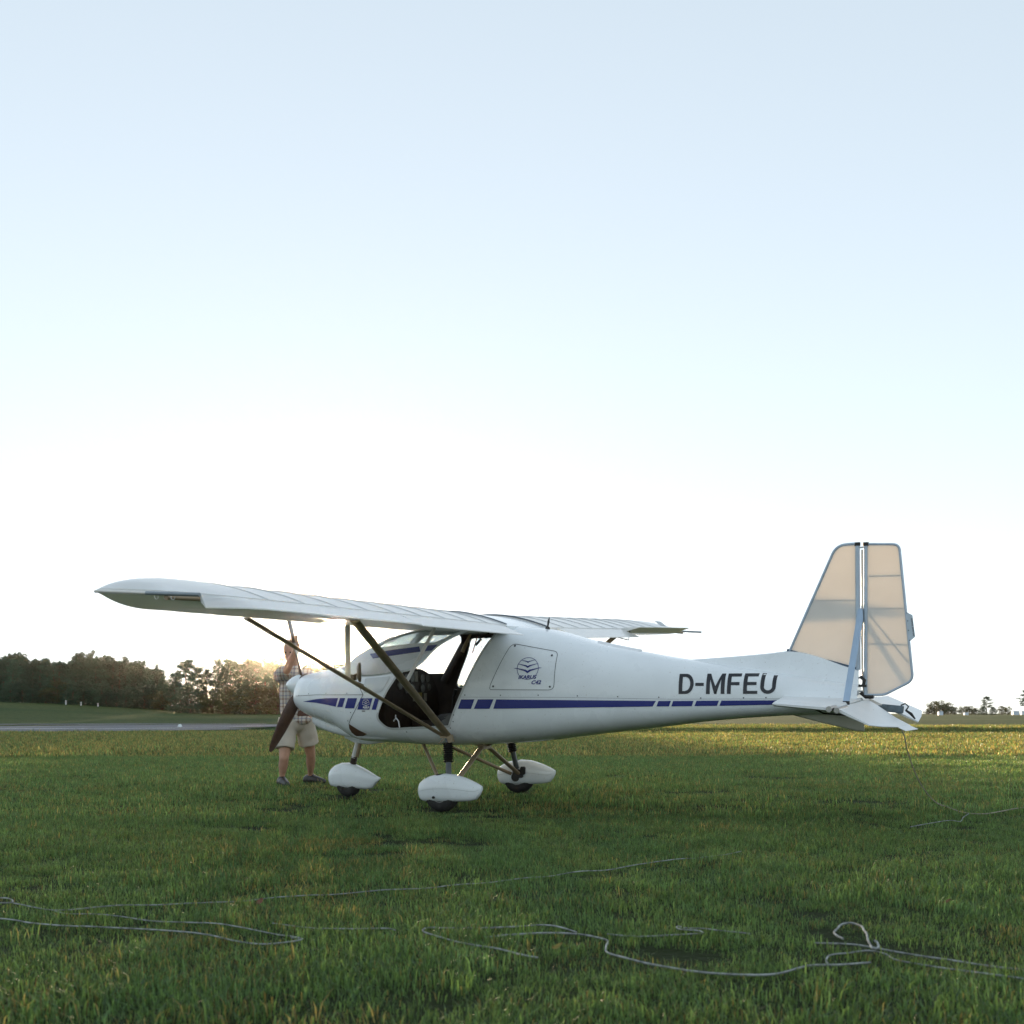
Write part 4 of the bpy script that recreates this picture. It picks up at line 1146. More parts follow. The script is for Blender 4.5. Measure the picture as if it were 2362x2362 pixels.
# door pillars inside the shell
bm = BM(); add_tube(bm, [(0.72, -0.545, 1.15), (0.40, -0.50, 1.60)], 0.045, 10, 0.5, (0, 1, 0)); obj('door_pillar', bm, BROWN, plane, smooth=60)
bm = BM(); add_tube(bm, [(0.60, 0.555, 1.20), (0.38, 0.50, 1.60)], 0.028, 10, 0.5, (0, 1, 0)); obj('door_pillar', bm, WHITE, plane, smooth=60)
bm = BM(); add_tube(bm, [(0.10, 0.0, 1.62), (0.17, 0.0, 1.50), (0.20, 0.0, 1.44)], [0.010, 0.018, 0.018], 10); obj('flap_lever', bm, mat('wrapped_handle', (0.45, 0.36, 0.22), 0.7), plane, smooth=60)
bm = BM(); add_tube(bm, [(-0.20, 0.40, 1.62), (-0.17, 0.42, 1.52), (-0.14, 0.43, 1.42)], 0.005, 6); obj('pull_cord', bm, REDM, plane)
bm = BM(); add_tube(bm, [(-0.24, 0.42, 1.63), (-0.20, 0.44, 1.58), (-0.24, 0.45, 1.54), (-0.19, 0.46, 1.49)], 0.012, 6); add_tube(bm, [(-0.33, 0.45, 1.62), (-0.30, 0.46, 1.55), (-0.36, 0.46, 1.57)], 0.008, 6); obj('root_cables', bm, DARK, plane, smooth=60)

# ---- mirror, aerial, skylight cover
mm = Vector((0.33, 1.55, 1.262))
MR = lambda o, a, c: (mm.x + 0.84 * o - 0.55 * a, mm.y + 0.55 * o + 0.84 * a, mm.z + c)
bm = BM(); ring = []
for o_, sc in ((0.0, 0.90), (0.006, 1.0), (0.02, 0.95), (0.035, 0.6)):
    ring.append([MR(o_, 0.070 * sc * math.copysign(abs(math.cos(t)) ** 0.7, math.cos(t)), 0.085 * sc * math.copysign(abs(math.sin(t)) ** 0.7, math.sin(t))) for t in np.linspace(0, 2 * math.pi, 25)[:-1]])
add_loft(bm, ring); mir = obj('tow_mirror', bm, GOLDM, plane, smooth=40)
bm = BM(); add_tube(bm, [MR(-0.001, 0, 0), MR(-0.003, 0, 0)], 0.060, 20); obj('mirror_glass', bm, MIRR, mir)
bm = BM(); add_tube(bm, [(mm.x + 0.02, mm.y, mm.z - 0.01), (0.40, 1.56, 1.235), (0.40, 1.57, 1.19), (0.31, 1.55, 1.15)], 0.011, 8); add_box(bm, (0.40, 1.56, 1.22), (0.03, 0.05, 0.05)); obj('mirror_arm', bm, GOLDM, mir, smooth=50)
bm = BM(); add_tube(bm, [(-0.702, 0, 1.618), (-0.703, 0, 1.645), (-0.705, 0, 1.658)], [0.026, 0.020, 0.006], 14); add_tube(bm, [(-0.704, 0, 1.65), (-0.713, 0, 1.70), (-0.722, 0, 1.738)], [0.008, 0.011, 0.003], 8); obj('aerial', bm, DARK, plane, smooth=50)
bm = BM(); rings = []
for u in np.linspace(0, 1, 13):
    s = -1.20 - 0.42 * u; hw = 0.10 * math.sqrt(max(0.0, 1 - (2 * u - 1) ** 2)) + 0.002
    rings.append([(s, hw * c, zt_f(s) + 0.012 - 0.03 * abs(c) ** 2 - e) for c, e in ((-1, 0.02), (-1, 0), (-0.5, -0.004), (0, -0.006), (0.5, -0.004), (1, 0), (1, 0.02))])
add_loft(bm, rings)
obj('rescue_hatch', bm, mat('hatch_white', (0.82, 0.83, 0.84), 0.3), plane, smooth=50)
bm = BM(); add_tube(bm, [(-1.20 - 0.42 * u, 0.1 * math.sqrt(max(0, 1 - (2 * u - 1) ** 2)), zt_f(-1.20 - 0.42 * u) + 0.012 - 0.03) for u in np.linspace(0.02, 0.99, 16)], 0.006, 6); obj('hatch_seal', bm, SEAM, plane)
#PART5
# ------------------------------------------------------------------ ropes lying in the grass
FPX, HPX = 2600.0, 1645.0
def on_ground(px, py, lift=0.03):
    t = (HPX - py) / FPX
    D = (lift - HC) / t
    x = (px - 1181) / FPX * D
    return Vector((x, D, terrain(x, D) + lift))
def at_depth(px, py, D):
    return Vector(((px - 1181) / FPX * D, D, HC + (HPX - py) / FPX * D))
def smooth_path(pts, n=6):
    out = []
    P = [pts[0]] + list(pts) + [pts[-1]]
    for i in range(1, len(P) - 2):
        for k in range(n):
            t = k / n
            a, b, c, d = P[i - 1], P[i], P[i + 1], P[i + 2]
            out.append(0.5 * ((2 * b) + (c - a) * t + (2 * a - 5 * b + 4 * c - d) * t * t + (3 * b - a - 3 * c + d) * t ** 3))
    out.append(pts[-1])
    return out
ROPE = mat('braided_rope', (0.27, 0.285, 0.28), 0.7, 0, 0.5, 30, bump=0.5, bscale=160)
TROPE = mat('tow_line', (0.30, 0.26, 0.20), 0.8, 0, 0.3, 60, bump=0.4, bscale=150)
rgr = random.Random(5)
def rope(px, label, rad=0.0062, lift=0.020):
    pts = [on_ground(a, b, lift) for a, b in px]
    pts = smooth_path(pts, 7)
    for i, p in enumerate(pts):
        p.z += 0.020 * mnoise.noise((p.x * 3, p.y * 3, 9)) 
        p.x += 0.006 * mnoise.noise((p.x * 9, p.y * 9, 2)); p.y += 0.010 * mnoise.noise((p.x * 7, p.y * 7, 4))
    bm = BM(); add_tube(bm, pts, rad * 0.66, 7)
    return obj('rope', bm, ROPE, None, label, 'rope', 'ropes lying in the grass', smooth=60)
rope([(-20, 2069), (12, 2071), (27, 2076), (30, 2081), (16, 2083), (-20, 2078)], 'small bight of pale rope turning back at the end of a strand', 0.0045)
rope([(30, 2084), (75, 2089), (130, 2092), (200, 2089), (300, 2084), (400, 2077), (480, 2071), (600, 2062), (700, 2055), (850, 2045), (1000, 2035), (1100, 2028), (1200, 2019), (1280, 2010), (1340, 2004), (1440, 1991), (1520, 1981), (1590, 1972), (1650, 1960), (1710, 1953)], 'longest pale rope running straight across the lawn towards the aircraft wheels', 0.0042)
rope([(124, 2093), (150, 2098), (186, 2100), (261, 2105), (373, 2116), (497, 2127), (560, 2134), (609, 2141), (660, 2150), (690, 2158)], 'thin pale rope branching off the straight strand at a shallow angle', 0.0040)
rope([(-20, 2115), (30, 2118), (75, 2125), (199, 2131), (310, 2136), (404, 2142), (497, 2156), (590, 2169), (658, 2168), (694, 2164), (690, 2160), (672, 2157)], 'pale rope with a small hook-shaped bend at its end', 0.0045)
rope([(627, 2122), (680, 2126), (745, 2133), (820, 2135), (882, 2136), (900, 2138), (912, 2143)], 'short nearly straight rope strand between two bent ropes', 0.0040)
rope([(1330, 2149), (1260, 2134), (1200, 2133), (1100, 2130), (1006, 2131), (982, 2134), (975, 2140), (982, 2147), (1010, 2155), (1056, 2164), (1120, 2176), (1200, 2195), (1240, 2203)], 'pale rope doubled back in a narrow hairpin loop', 0.0050)
rope([(1120, 2150), (1162, 2148), (1230, 2149), (1286, 2151), (1350, 2154), (1379, 2158), (1396, 2162), (1402, 2168), (1397, 2178), (1399, 2188), (1423, 2201), (1485, 2220), (1584, 2235), (1690, 2243), (1783, 2243), (1845, 2229), (1876, 2224), (1938, 2223), (2010, 2219)], 'thick pale rope with an S-shaped kink and a long sagging curve', 0.0056)
rope([(1730, 2148), (1660, 2143), (1620, 2138), (1580, 2136), (1563, 2132), (1560, 2136), (1575, 2139), (1609, 2142), (1623, 2147), (1612, 2149), (1560, 2150), (1480, 2150), (1400, 2147)], 'short rope zigzag folded back on itself', 0.0046)
rope([(1942, 2160), (1928, 2150), (1926, 2136), (1938, 2122), (1962, 2116), (1985, 2126), (1998, 2150), (2005, 2172), (2012, 2182), (2024, 2180), (2024, 2172), (2018, 2168)], 'pale rope bent into one large open loop above a knot', 0.0066, 0.032)
rope([(1880, 2165), (1945, 2173), (2007, 2181), (2094, 2191), (2206, 2209), (2311, 2223), (2400, 2230)], 'rope strand passing under the large open loop', 0.0050)
rope([(1912, 2222), (1908, 2212), (1920, 2200), (1960, 2194), (2005, 2188), (2040, 2193), (2070, 2209), (2130, 2219), (2218, 2232), (2300, 2242), (2400, 2252)], 'rope strand with a hook-shaped start beside the large open loop', 0.0046)

pts = [at_depth(2068, 1664, 9.05), at_depth(2085, 1695, 9.08), at_depth(2094, 1735, 9.15), at_depth(2109, 1778, 9.25), at_depth(2130, 1818, 9.37), at_depth(2158, 1850, 9.52), on_ground(2192, 1868), on_ground(2225, 1876), on_ground(2270, 1878), on_ground(2310, 1874), on_ground(2340, 1870), on_ground(2380, 1866)]
bm = BM(); add_tube(bm, smooth_path(pts, 8), 0.0048, 7)
obj('tow_rope', bm, TROPE, None, 'thin brown tow line hanging from the aircraft tail down to the grass', 'rope', smooth=60)
pts = [on_ground(2100, 1902), on_ground(2150, 1895), on_ground(2190, 1890), on_ground(2215, 1892), on_ground(2222, 1884), on_ground(2236, 1877)]
bm = BM(); add_tube(bm, smooth_path(pts, 6), 0.0030, 7)
obj('rope', bm, ROPE, None, 'short loose rope end beside the hanging tow line', 'rope', smooth=60)

# ------------------------------------------------------------------ trees
BARK = mat('pine_bark', (0.10, 0.065, 0.04), 0.9, 0, 0.35, 4, bump=0.5, bscale=15)
NEEDLE = translucent_mat('pine_needles', (0.030, 0.085, 0.048), (0.09, 0.11, 0.03), 0.16, 0.7, 0.35, 0.6, rnd=0.35)
LEAF = translucent_mat('broad_leaves', (0.034, 0.072, 0.030), (0.14, 0.12, 0.03), 0.3, 0.7, 0.35, 0.6, rnd=0.3)
def leaf_quads(rg, V, Fc, c, rx, rz, n, size):
    for _ in range(n):
        while True:
            p = Vector((rg.uniform(-1, 1), rg.uniform(-1, 1), rg.uniform(-1, 1)))
            if 0.15 < p.length < 1: break
        q = Vector((c[0] + p.x * rx, c[1] + p.y * rx, c[2] + p.z * rz))
        u = Vector((rg.gauss(0, 1), rg.gauss(0, 1), rg.gauss(0, 0.6))).normalized()
        w = u.cross(Vector((rg.gauss(0, 1), rg.gauss(0, 1), rg.gauss(0, 1)))).normalized()
        s = size * rg.uniform(0.5, 1.3)
        b = len(V)
        V += [q - u * s * 0.5 - w * s * 0.22, q + u * s * 0.5 - w * s * 0.12, q + u * s * 0.55 + w * s * 0.15, q - u * s * 0.45 + w * s * 0.25]
        Fc.append((b, b + 1, b + 2, b + 3))
def make_tree(seed, kind):
    """unit tree about 8 m tall; returns trunk mesh, crown mesh"""
    rg = random.Random(seed)
    bm = BM(); V, Fc = [], []
    Ht = 8.0
    bend = [Vector((rg.uniform(-0.25, 0.25) * z / 8, rg.uniform(-0.25, 0.25) * z / 8, z)) for z in (0, 2, 4, 6, 7.6)]
    bend[0] = Vector((0, 0, -0.3))
    add_tube(bm, smooth_path(bend, 3), [0.16 - 0.13 * k / 12 for k in range(13)], 7)
    def trunk_at(z):
        for a, b in zip(bend[:-1], bend[1:]):
            if a.z <= z <= b.z:
                return a.lerp(b, (z - a.z) / (b.z - a.z))
        return bend[-1].copy()
    if kind == 'pine':
        n = rg.randint(20, 26); z0 = rg.uniform(2.4, 3.4)
        for k in range(n):
            f = k / (n - 1); z = z0 + (7.5 - z0) * f
            L = (2.3 - 1.7 * f ** 1.3) * rg.uniform(0.6, 1.15)
            a = k * 2.4 + rg.uniform(-0.5, 0.5)
            p = trunk_at(z); e = p + Vector((math.cos(a) * L, math.sin(a) * L, rg.uniform(0.0, 0.6)))
            add_tube(bm, [p, p.lerp(e, 0.5) + Vector((0, 0, -0.05)), e], [0.05, 0.035, 0.015], 5)
            for t in (0.6, 1.0):
                c = p.lerp(e, t)
                leaf_quads(rg, V, Fc, c + Vector((0, 0, 0.1)), 0.62 * rg.uniform(0.7, 1.2), 0.30, 42, 0.30)
        leaf_quads(rg, V, Fc, Vector((bend[-1].x, bend[-1].y, 7.6)), 0.5, 0.55, 60, 0.28)
    elif kind == 'dense':
        n = 46
        for k in range(n):
            f = k / (n - 1); z = 0.8 + 6.8 * f
            L = (2.1 * (1 - f) ** 0.55 + 0.25) * rg.uniform(0.5, 1.05)
            a = k * 2.4 + rg.uniform(-0.4, 0.4)
            p = trunk_at(z); e = p + Vector((math.cos(a) * L, math.sin(a) * L, rg.uniform(-0.3, 0.3)))
            add_tube(bm, [p, e], [0.04, 0.012], 5)
            leaf_quads(rg, V, Fc, p.lerp(e, 0.8), 0.75, 0.5, 58, 0.32)
        leaf_quads(rg, V, Fc, Vector((bend[-1].x, bend[-1].y, 7.7)), 0.3, 0.6, 40, 0.28)
    elif kind == 'tall':
        n = 16; z0 = 3.6
        for k in range(n):
            f = k / (n - 1); z = z0 + (7.6 - z0) * f
            L = (1.6 - 1.25 * f) * rg.uniform(0.45, 1.2)
            a = k * 2.4 + rg.uniform(-0.6, 0.6)
            p = trunk_at(z); e = p + Vector((math.cos(a) * L, math.sin(a) * L, rg.uniform(0.1, 0.7)))
            add_tube(bm, [p, e], [0.05, 0.015], 5)
            leaf_quads(rg, V, Fc, e, 0.70 * (1 - 0.5 * f) * rg.uniform(0.7, 1.2), 0.40, 56, 0.26)
            leaf_quads(rg, V, Fc, p.lerp(e, 0.5), 0.45, 0.3, 20, 0.3)
        leaf_quads(rg, V, Fc, Vector((bend[-1].x, bend[-1].y, 7.7)), 0.24, 0.65, 44, 0.24)
    else:  # round broadleaf
        n = 34
        for k in range(n):
            while True:
                d = Vector((rg.uniform(-1, 1), rg.uniform(-1, 1), rg.uniform(-1, 1)))
                if 0.3 < d.length < 1: break
            c = Vector((d.x * 2.6, d.y * 2.6, 4.9 + d.z * 2.9))
            p = trunk_at(max(1.2, min(6.0, c.z - 1.2)))
            add_tube(bm, [p, c], [0.06, 0.015], 5)
            leaf_quads(rg, V, Fc, c, 0.85, 0.65, 70, 0.32)
    tm = bpy.data.meshes.new('trunk'); bm.to_mesh(tm); bm.free(); tm.materials.append(BARK); tm.shade_smooth()
    cmh = mesh_py(V, Fc); cmh.materials.append(NEEDLE if kind in ('pine', 'dense', 'tall') else LEAF)
    return tm, cmh
KINDS = {'pine': [make_tree(11 + i, 'pine') for i in range(4)], 'dense': [make_tree(31 + i, 'dense') for i in range(3)], 'tall': [make_tree(51 + i, 'tall') for i in range(4)], 'leafy': [make_tree(71 + i, 'leafy') for i in range(3)]}
rgt = random.Random(77)
def tree(px, top, D, kind, label, group, wide=1.0, sink=0.0):
    x = (px - 1181) / FPX * D
    z0 = terrain(x, D)
    hgt = HC + (HPX - top) / FPX * D - z0
    z0 -= sink * hgt; hgt *= 1 + sink
    name = {'pine': 'pine_tree', 'dense': 'spruce_tree', 'tall': 'tall_pine_tree', 'leafy': 'leafy_tree'}[kind]
    r = empty(name, (x, D, z0 - 0.05), label, 'tree', group)
    r.rotation_euler[2] = rgt.uniform(0, 6.28)
    s = hgt / 8.0
    r.scale = (s * wide * rgt.uniform(0.9, 1.1), s * wide * rgt.uniform(0.9, 1.1), s)
    t, c = rgt.choice(KINDS[kind])
    obj('trunk', t, None, r); obj('crown', c, None, r)
    return r
WL, WG = 'dark conifer in the dense wood along the upper edge of the field', 'conifers of the dense wood'
tops = pchip([-60, 0, 40, 100, 160, 195, 250, 300, 345, 370, 390], [1515, 1518, 1507, 1518, 1520, 1508, 1517, 1522, 1535, 1545, 1556])
for row, (D, n, dz, kinds) in enumerate([(188, 34, 10, ['tall', 'pine', 'dense', 'dense']), (196, 26, 3, ['tall', 'tall', 'dense']), (205, 22, 0, ['tall', 'dense']), (214, 24, 14, ['dense'])]):
    for k in range(n):
        px = -50 + (k + rgt.uniform(0.1, 0.9)) * 432 / n
        kd = rgt.choice(kinds)
        lab = {'tall': 'tall pine with a long bare trunk', 'pine': 'broad-crowned dark pine', 'dense': 'cone-shaped dark spruce'}[kd] + [' at the front edge of the dense wood', ' standing behind the front trees of the dense wood', ' deep inside the dense wood', ' at the back of the dense wood'][row]
        tree(px, tops(px) + dz + rgt.uniform(-5, 10), D + rgt.uniform(-3, 3), kd, lab, WG, 0.95 if row < 3 else 1.5)
for k in range(22):   # young firs and shrubs at the wood's foot
    px = -30 + k * 20 + rgt.uniform(-6, 6)
    tree(px, 1580 + rgt.uniform(-14, 16), 182 + rgt.uniform(-2, 2), rgt.choice(['dense', 'dense', 'leafy']), 'low bushy tree at the foot of the dense wood', 'undergrowth of the dense wood', 1.7, 0.25)
CL, CG = 'open-crowned pine with sky showing between its branches, in the clump beyond the runway', 'pines of the clump beyond the runway'
for px, top, kind, wd in [(404, 1552, 'pine', 0.9), (430, 1523, 'pine', 1.15), (455, 1540, 'pine', 1.1), (478, 1545, 'pine', 1.1), (503, 1520, 'tall', 1.0), (515, 1538, 'dense', 1.0), (532, 1522, 'pine', 1.1), (556, 1532, 'pine', 1.1), (574, 1522, 'tall', 1.1), (592, 1524, 'pine', 1.15), (612, 1527, 'tall', 1.1), (630, 1524, 'pine', 1.1), (648, 1516, 'tall', 1.0), (658, 1530, 'pine', 0.9), (714, 1528, 'pine', 1.0)]:
    tree(px, top, 172 + rgt.uniform(-5, 5), kind, CL, CG, wd)
for px, top, kind, wd in [(417, 1585, 'dense', 1.5), (440, 1580, 'dense', 1.4), (468, 1590, 'leafy', 1.2), (492, 1592, 'leafy', 1.3), (520, 1580, 'leafy', 1.2), (545, 1588, 'leafy', 1.3), (570, 1570, 'dense', 1.3), (590, 1585, 'leafy', 1.3), (615, 1580, 'leafy', 1.2), (640, 1585, 'leafy', 1.3), (665, 1590, 'leafy', 1.3), (690, 1588, 'leafy', 1.3), (715, 1588, 'leafy', 1.3)]:
    tree(px, top, 168 + rgt.uniform(-3, 3), kind, 'low round bush-like tree under the open pines beyond the runway', 'bushes under the pine clump', wd * 1.15, 0.35)
for k in range(20):
    px = 722 + k * 20 + rgt.uniform(-5, 5)
    tp = 1529 if px < 880 else 1575  # tops shaped to shade the near lawn; lower ones leave far grass sunlit
    tree(px, tp + rgt.uniform(-4, 5), 178 + rgt.uniform(-6, 6), rgt.choice(['leafy', 'pine', 'leafy']), 'tree half hidden behind the aircraft nose' if px < 880 else 'tree seen through the aircraft cabin windows', 'trees behind the aircraft', 1.25, 0.1)
for k in range(16):  # filler row raised to stop sun leaking through the clump
    px = 560 + k * 24 + rgt.uniform(-5, 5)
    if 664 < px < 706: continue  # gap shaped to let a stripe of sun onto the grass
    tree(px, (1542 if 610 < px < 880 else 1575) + rgt.uniform(-5, 6), 186 + rgt.uniform(-3, 3), 'leafy', 'leafy tree filling the gaps behind the pine clump', 'leafy trees behind the pine clump', 1.6, 0.35)
RL, RG = 'small distant tree on the horizon beyond the aircraft tail', 'distant trees beyond the tail'
for px, top, D, kind, wd in [(2141, 1633, 420, 'leafy', 1.2), (2155, 1617, 420, 'leafy', 1.0), (2165, 1614, 425, 'leafy', 1.0), (2178, 1621, 420, 'leafy', 1.0), (2188, 1619, 425, 'leafy', 1.0), (2200, 1629, 420, 'leafy', 1.1), (2222, 1627, 430, 'leafy', 1.0), (2236, 1627, 430, 'leafy', 1.1), (2310, 1627, 420, 'leafy', 0.9), (2325, 1628, 425, 'leafy', 0.9), (2250, 1632, 430, 'leafy', 1.3)]:
    tree(px, top, D, kind, RL, RG, wd * 1.35, 0.3)
tree(2276, 1606, 380, 'pine', 'lone spreading pine taller than its neighbours on the horizon', 'distant trees beyond the tail', 1.25)
tree(2268, 1629, 378, 'dense', 'broad reddish bush at the foot of the lone spreading pine', None, 1.9, 0.3)
tree(2290, 1630, 378, 'dense', 'broad dark bush at the foot of the lone spreading pine', None, 1.8, 0.3)
tree(2368, 1592, 330, 'pine', 'pine at the picture edge reaching one long bough over the pale sheds', None, 1.3)

# fallen leaves in the grass
for px, py, c, lab in ((1288, 2183, (0.22, 0.17, 0.03), 'yellow fallen leaf beside the S-shaped rope kink'), (598, 2077, (0.16, 0.06, 0.03), 'reddish fallen leaf beside the longest straight rope'), (2186, 2077, (0.18, 0.09, 0.03), 'orange fallen leaf lying apart in the lawn')):
    q = on_ground(px, py, 0.03)
    bm = BM(); rings = []
    for t in np.linspace(0, 1, 7):
        wv = 0.022 * math.sin(math.pi * (0.08 + 0.88 * t)) ** 0.8
        z = 0.03 * (t - 0.4) ** 2 + 0.012 * t
        rings.append([(0.07 * t - 0.035, -wv, z + 0.008), (0.07 * t - 0.035, 0, z), (0.07 * t - 0.035, wv, z + 0.010), (0.07 * t - 0.035, 0, z - 0.0012)])
    add_loft(bm, rings)
    o = obj('fallen_leaf', bm, mat('leaf_%d' % px, c, 0.6, 0, 0.2, 40), None, lab, 'leaf', smooth=60)
    o.location = (q.x, q.y, q.z + 0.004); o.rotation_euler = (0.5, -0.3, px); o.scale = (0.55, 0.5, 0.6)

# far small things
def marker(px, py, D, wpx, hpx, m, name, label, cat, group=None):
    w_, h_ = wpx / FPX * D, hpx / FPX * D
    x = (px - 1181) / FPX * D
    z = terrain(x, D)
    bm = BM(); add_box(bm, (0, 0, h_ * 0.42), (w_, w_ * 0.8, h_ * 0.84))
    add_prism(bm, [(-w_ * 0.54, h_ * 0.80), (w_ * 0.54, h_ * 0.80), (w_ * 0.40, h_), (-w_ * 0.40, h_)], 'y', -w_ * 0.44, w_ * 0.44)
    o = obj(name, bm, m, None, label, cat, group); o.location = (x, D, z)
    return o
PALE = mat('pale_sheet', (0.62, 0.70, 0.80), 0.5, 0, 0.08, 1)
marker(2169, 1650, 300, 10, 9, PALE, 'field_box', 'pale blue box at the edge of the far field left of the lone pine', 'box')
marker(2228, 1648, 320, 9, 6, PALE, 'field_box', 'low pale box standing just before the lone spreading pine', 'box')
marker(2342, 1648, 340, 14, 9, PALE, 'shed', 'larger pale shed under the long pine bough', 'shed')
marker(2360, 1648, 345, 10, 9, PALE, 'shed', 'narrow pale shed next to the larger one', 'shed')
WP = mat('marker_white', (0.75, 0.78, 0.78), 0.5)
for px, h_ in ((152, 9), (187, 7), (226, 7)):
    D = 178; x = (px - 1181) / FPX * D
    bm = BM(); add_tube(bm, [(0, 0, 0), (0, 0, h_ / FPX * D)], [0.12, 0.08], 8); bmesh.ops.create_uvsphere(bm, u_segments=8, v_segments=6, radius=0.1, matrix=Matrix.Translation((0, 0, h_ / FPX * D)))
    o = obj('marker_post', bm, WP, None, 'small white post at the foot of the dense wood', 'post', 'white posts before the wood'); o.location = (x, D, terrain(x, D))
g = on_ground(415, 1676, 0.05)
bm = BM(); add_tube(bm, [(0, 0, -0.02), (0, 0, 0.10), (0, 0, 0.16)], [0.12, 0.12, 0.05], 10); add_tube(bm, [(0, 0, -0.02), (0, 0, 0.01)], 0.18, 10)
o = obj('runway_lamp', bm, WP, None, 'small white runway edge lamp on the asphalt', 'lamp', smooth=40); o.location = (g.x, g.y, terrain(g.x, g.y) + 0.03)
#PART6
# ------------------------------------------------------------------ the man at the propeller
def remeshed(bm, voxel, smooth=6):
    me = bpy.data.meshes.new('p'); bmesh.ops.recalc_face_normals(bm, faces=bm.faces); bm.to_mesh(me); bm.free()
    o = bpy.data.objects.new('tmp', me); COL.objects.link(o)
    md = o.modifiers.new('r', 'REMESH'); md.mode = 'VOXEL'; md.voxel_size = voxel
    sm = o.modifiers.new('s', 'SMOOTH'); sm.iterations = smooth; sm.factor = 0.5
    r = evaluated(o); bpy.data.objects.remove(o); r.shade_smooth()
    return r
def ball(bm, c, r, sc=(1, 1, 1), rot=None):
    M = Matrix.Translation(Vector(c)) @ (rot.to_4x4() if rot else Matrix()) @ Matrix.Diagonal((r * sc[0], r * sc[1], r * sc[2], 1))
    bmesh.ops.create_uvsphere(bm, u_segments=16, v_segments=10, radius=1, matrix=M)
def limb(bm, pts, rad, n=14, flat=1.0, fd=None):
    add_tube(bm, pts, rad, n, flat, fd)
    for p, r in zip(pts, rad): ball(bm, p, r * (0.98 if flat == 1 else flat))
PW = plane.matrix_world
bpy.context.view_layer.update()
def plane_pt(s, y, z): return plane.matrix_world @ Vector((s, y, z))
D0 = 12.72
hips = (at_depth(663, 1662, D0), at_depth(702, 1660, D0 + 0.06))
pelvis = (hips[0] + hips[1]) / 2
waist = at_depth(676, 1640, D0 + 0.02); chest = at_depth(678, 1590, D0); upper = at_depth(678, 1562, D0)
neck = at_depth(678, 1541, D0 - 0.01); headc = at_depth(671, 1504, D0 - 0.05)
shR = at_depth(648, 1558, D0 - 0.02); shL = at_depth(710, 1560, D0 + 0.06)
grip = plane_pt(2.085, 0.29 * 0.50, 1.142 + 0.956 * 0.50)
elR = at_depth(662, 1546, D0 - 0.30)
wrR = at_depth(686, 1490, 12.22)
elL = at_depth(727, 1606, D0 - 0.10); wrL = at_depth(714, 1592, D0 - 0.36); haL = at_depth(709, 1585, D0 - 0.45)
knR = at_depth(655, 1750, 12.60); knL = at_depth(717, 1742, 12.92)
anR = at_depth(650, 1806, 12.66); anL = at_depth(716, 1797, 13.10)
gz = lambda p: terrain(p.x, p.y)
anR.z = gz(anR) + 0.085; anL.z = gz(anL) + 0.085
SKIN = mat('skin', (0.50, 0.28, 0.19), 0.5, 0, 0.1, 15)
man = empty('person', ((anR.x + anL.x) / 2, (anR.y + anL.y) / 2, gz(pelvis)), 'person in plaid short-sleeved shirt and beige shorts holding a propeller blade', 'person')
def pobj(name, me, m):
    o = obj(name, me, m, man); o.matrix_parent_inverse = Matrix.Translation(-man.location); return o
bm = BM()
# torso, neck, legs
limb(bm, [pelvis, waist, chest, upper], [0.105, 0.10, 0.115, 0.095])
limb(bm, [shR, shL], [0.056, 0.056])
limb(bm, [upper, neck, headc + Vector((0, 0, -0.05))], [0.075, 0.058, 0.055])
limb(bm, [hips[0], hips[0].lerp(knR, 0.5), knR, knR.lerp(anR, 0.35), anR.lerp(knR, 0.2), anR], [0.095, 0.080, 0.053, 0.053, 0.032, 0.033])
limb(bm, [hips[1], hips[1].lerp(knL, 0.5), knL, knL.lerp(anL, 0.35), anL.lerp(knL, 0.2), anL], [0.095, 0.080, 0.053, 0.053, 0.032, 0.033])
toeR = at_depth(664, 1817, 12.46); toeL = at_depth(741, 1812, 13.02); toeR.z = gz(toeR) + 0.04; toeL.z = gz(toeL) + 0.04
for an, toe in ((anR, toeR), (anL, toeL)):
    d = (toe - an); d.z = 0; d.normalize()
    limb(bm, [an - Vector((0, 0, 0.03)), Vector((an.x, an.y, gz(an) + 0.035)) + d * 0.12], [0.038, 0.022])
# arms
limb(bm, [shR, shR.lerp(elR, 0.5), elR, elR.lerp(wrR, 0.35), wrR], [0.055, 0.048, 0.042, 0.044, 0.029])
limb(bm, [shL, shL.lerp(elL, 0.5), elL, elL.lerp(wrL, 0.35), wrL], [0.055, 0.048, 0.041, 0.042, 0.028])
# raised hand closed round the blade edge
palm = grip + Vector((-0.012, 0.055, -0.01))
limb(bm, [wrR, wrR.lerp(palm, 0.5), palm], [0.030, 0.036, 0.038])
for k, (ln, dz) in enumerate(((0.075, 0.035), (0.085, 0.013), (0.082, -0.009), (0.066, -0.030))):
    b = palm + Vector((0.0, -0.005, dz)); a1 = b + Vector((0.030, -0.030, 0.004)); a2 = a1 + Vector((0.024, -0.032, 0)); a3 = a2 + Vector((-0.018, -ln * 0.28, -0.002))
    limb(bm, [b, a1, a2, a3], [0.0105, 0.0100, 0.0092, 0.0080], 8)
limb(bm, [palm + Vector((-0.01, -0.01, -0.035)), palm + Vector((-0.045, -0.035, -0.02)), palm + Vector((-0.04, -0.075, 0.0))], [0.014, 0.012, 0.0095], 8)
# other hand on the hip
limb(bm, [wrL, haL], [0.029, 0.036])
for k in range(4):
    b = haL + Vector((0.012 - 0.018 * k, -0.02, -0.01 - 0.004 * k)); limb(bm, [b, b + Vector((-0.025, -0.012, -0.03)), b + Vector((-0.045, 0.006, -0.052 - 0.004 * (k % 2)))], [0.0102, 0.0095, 0.008], 8)
limb(bm, [haL + Vector((0.02, 0.0, 0.0)), haL + Vector((0.035, -0.02, -0.035))], [0.012, 0.0095], 8)
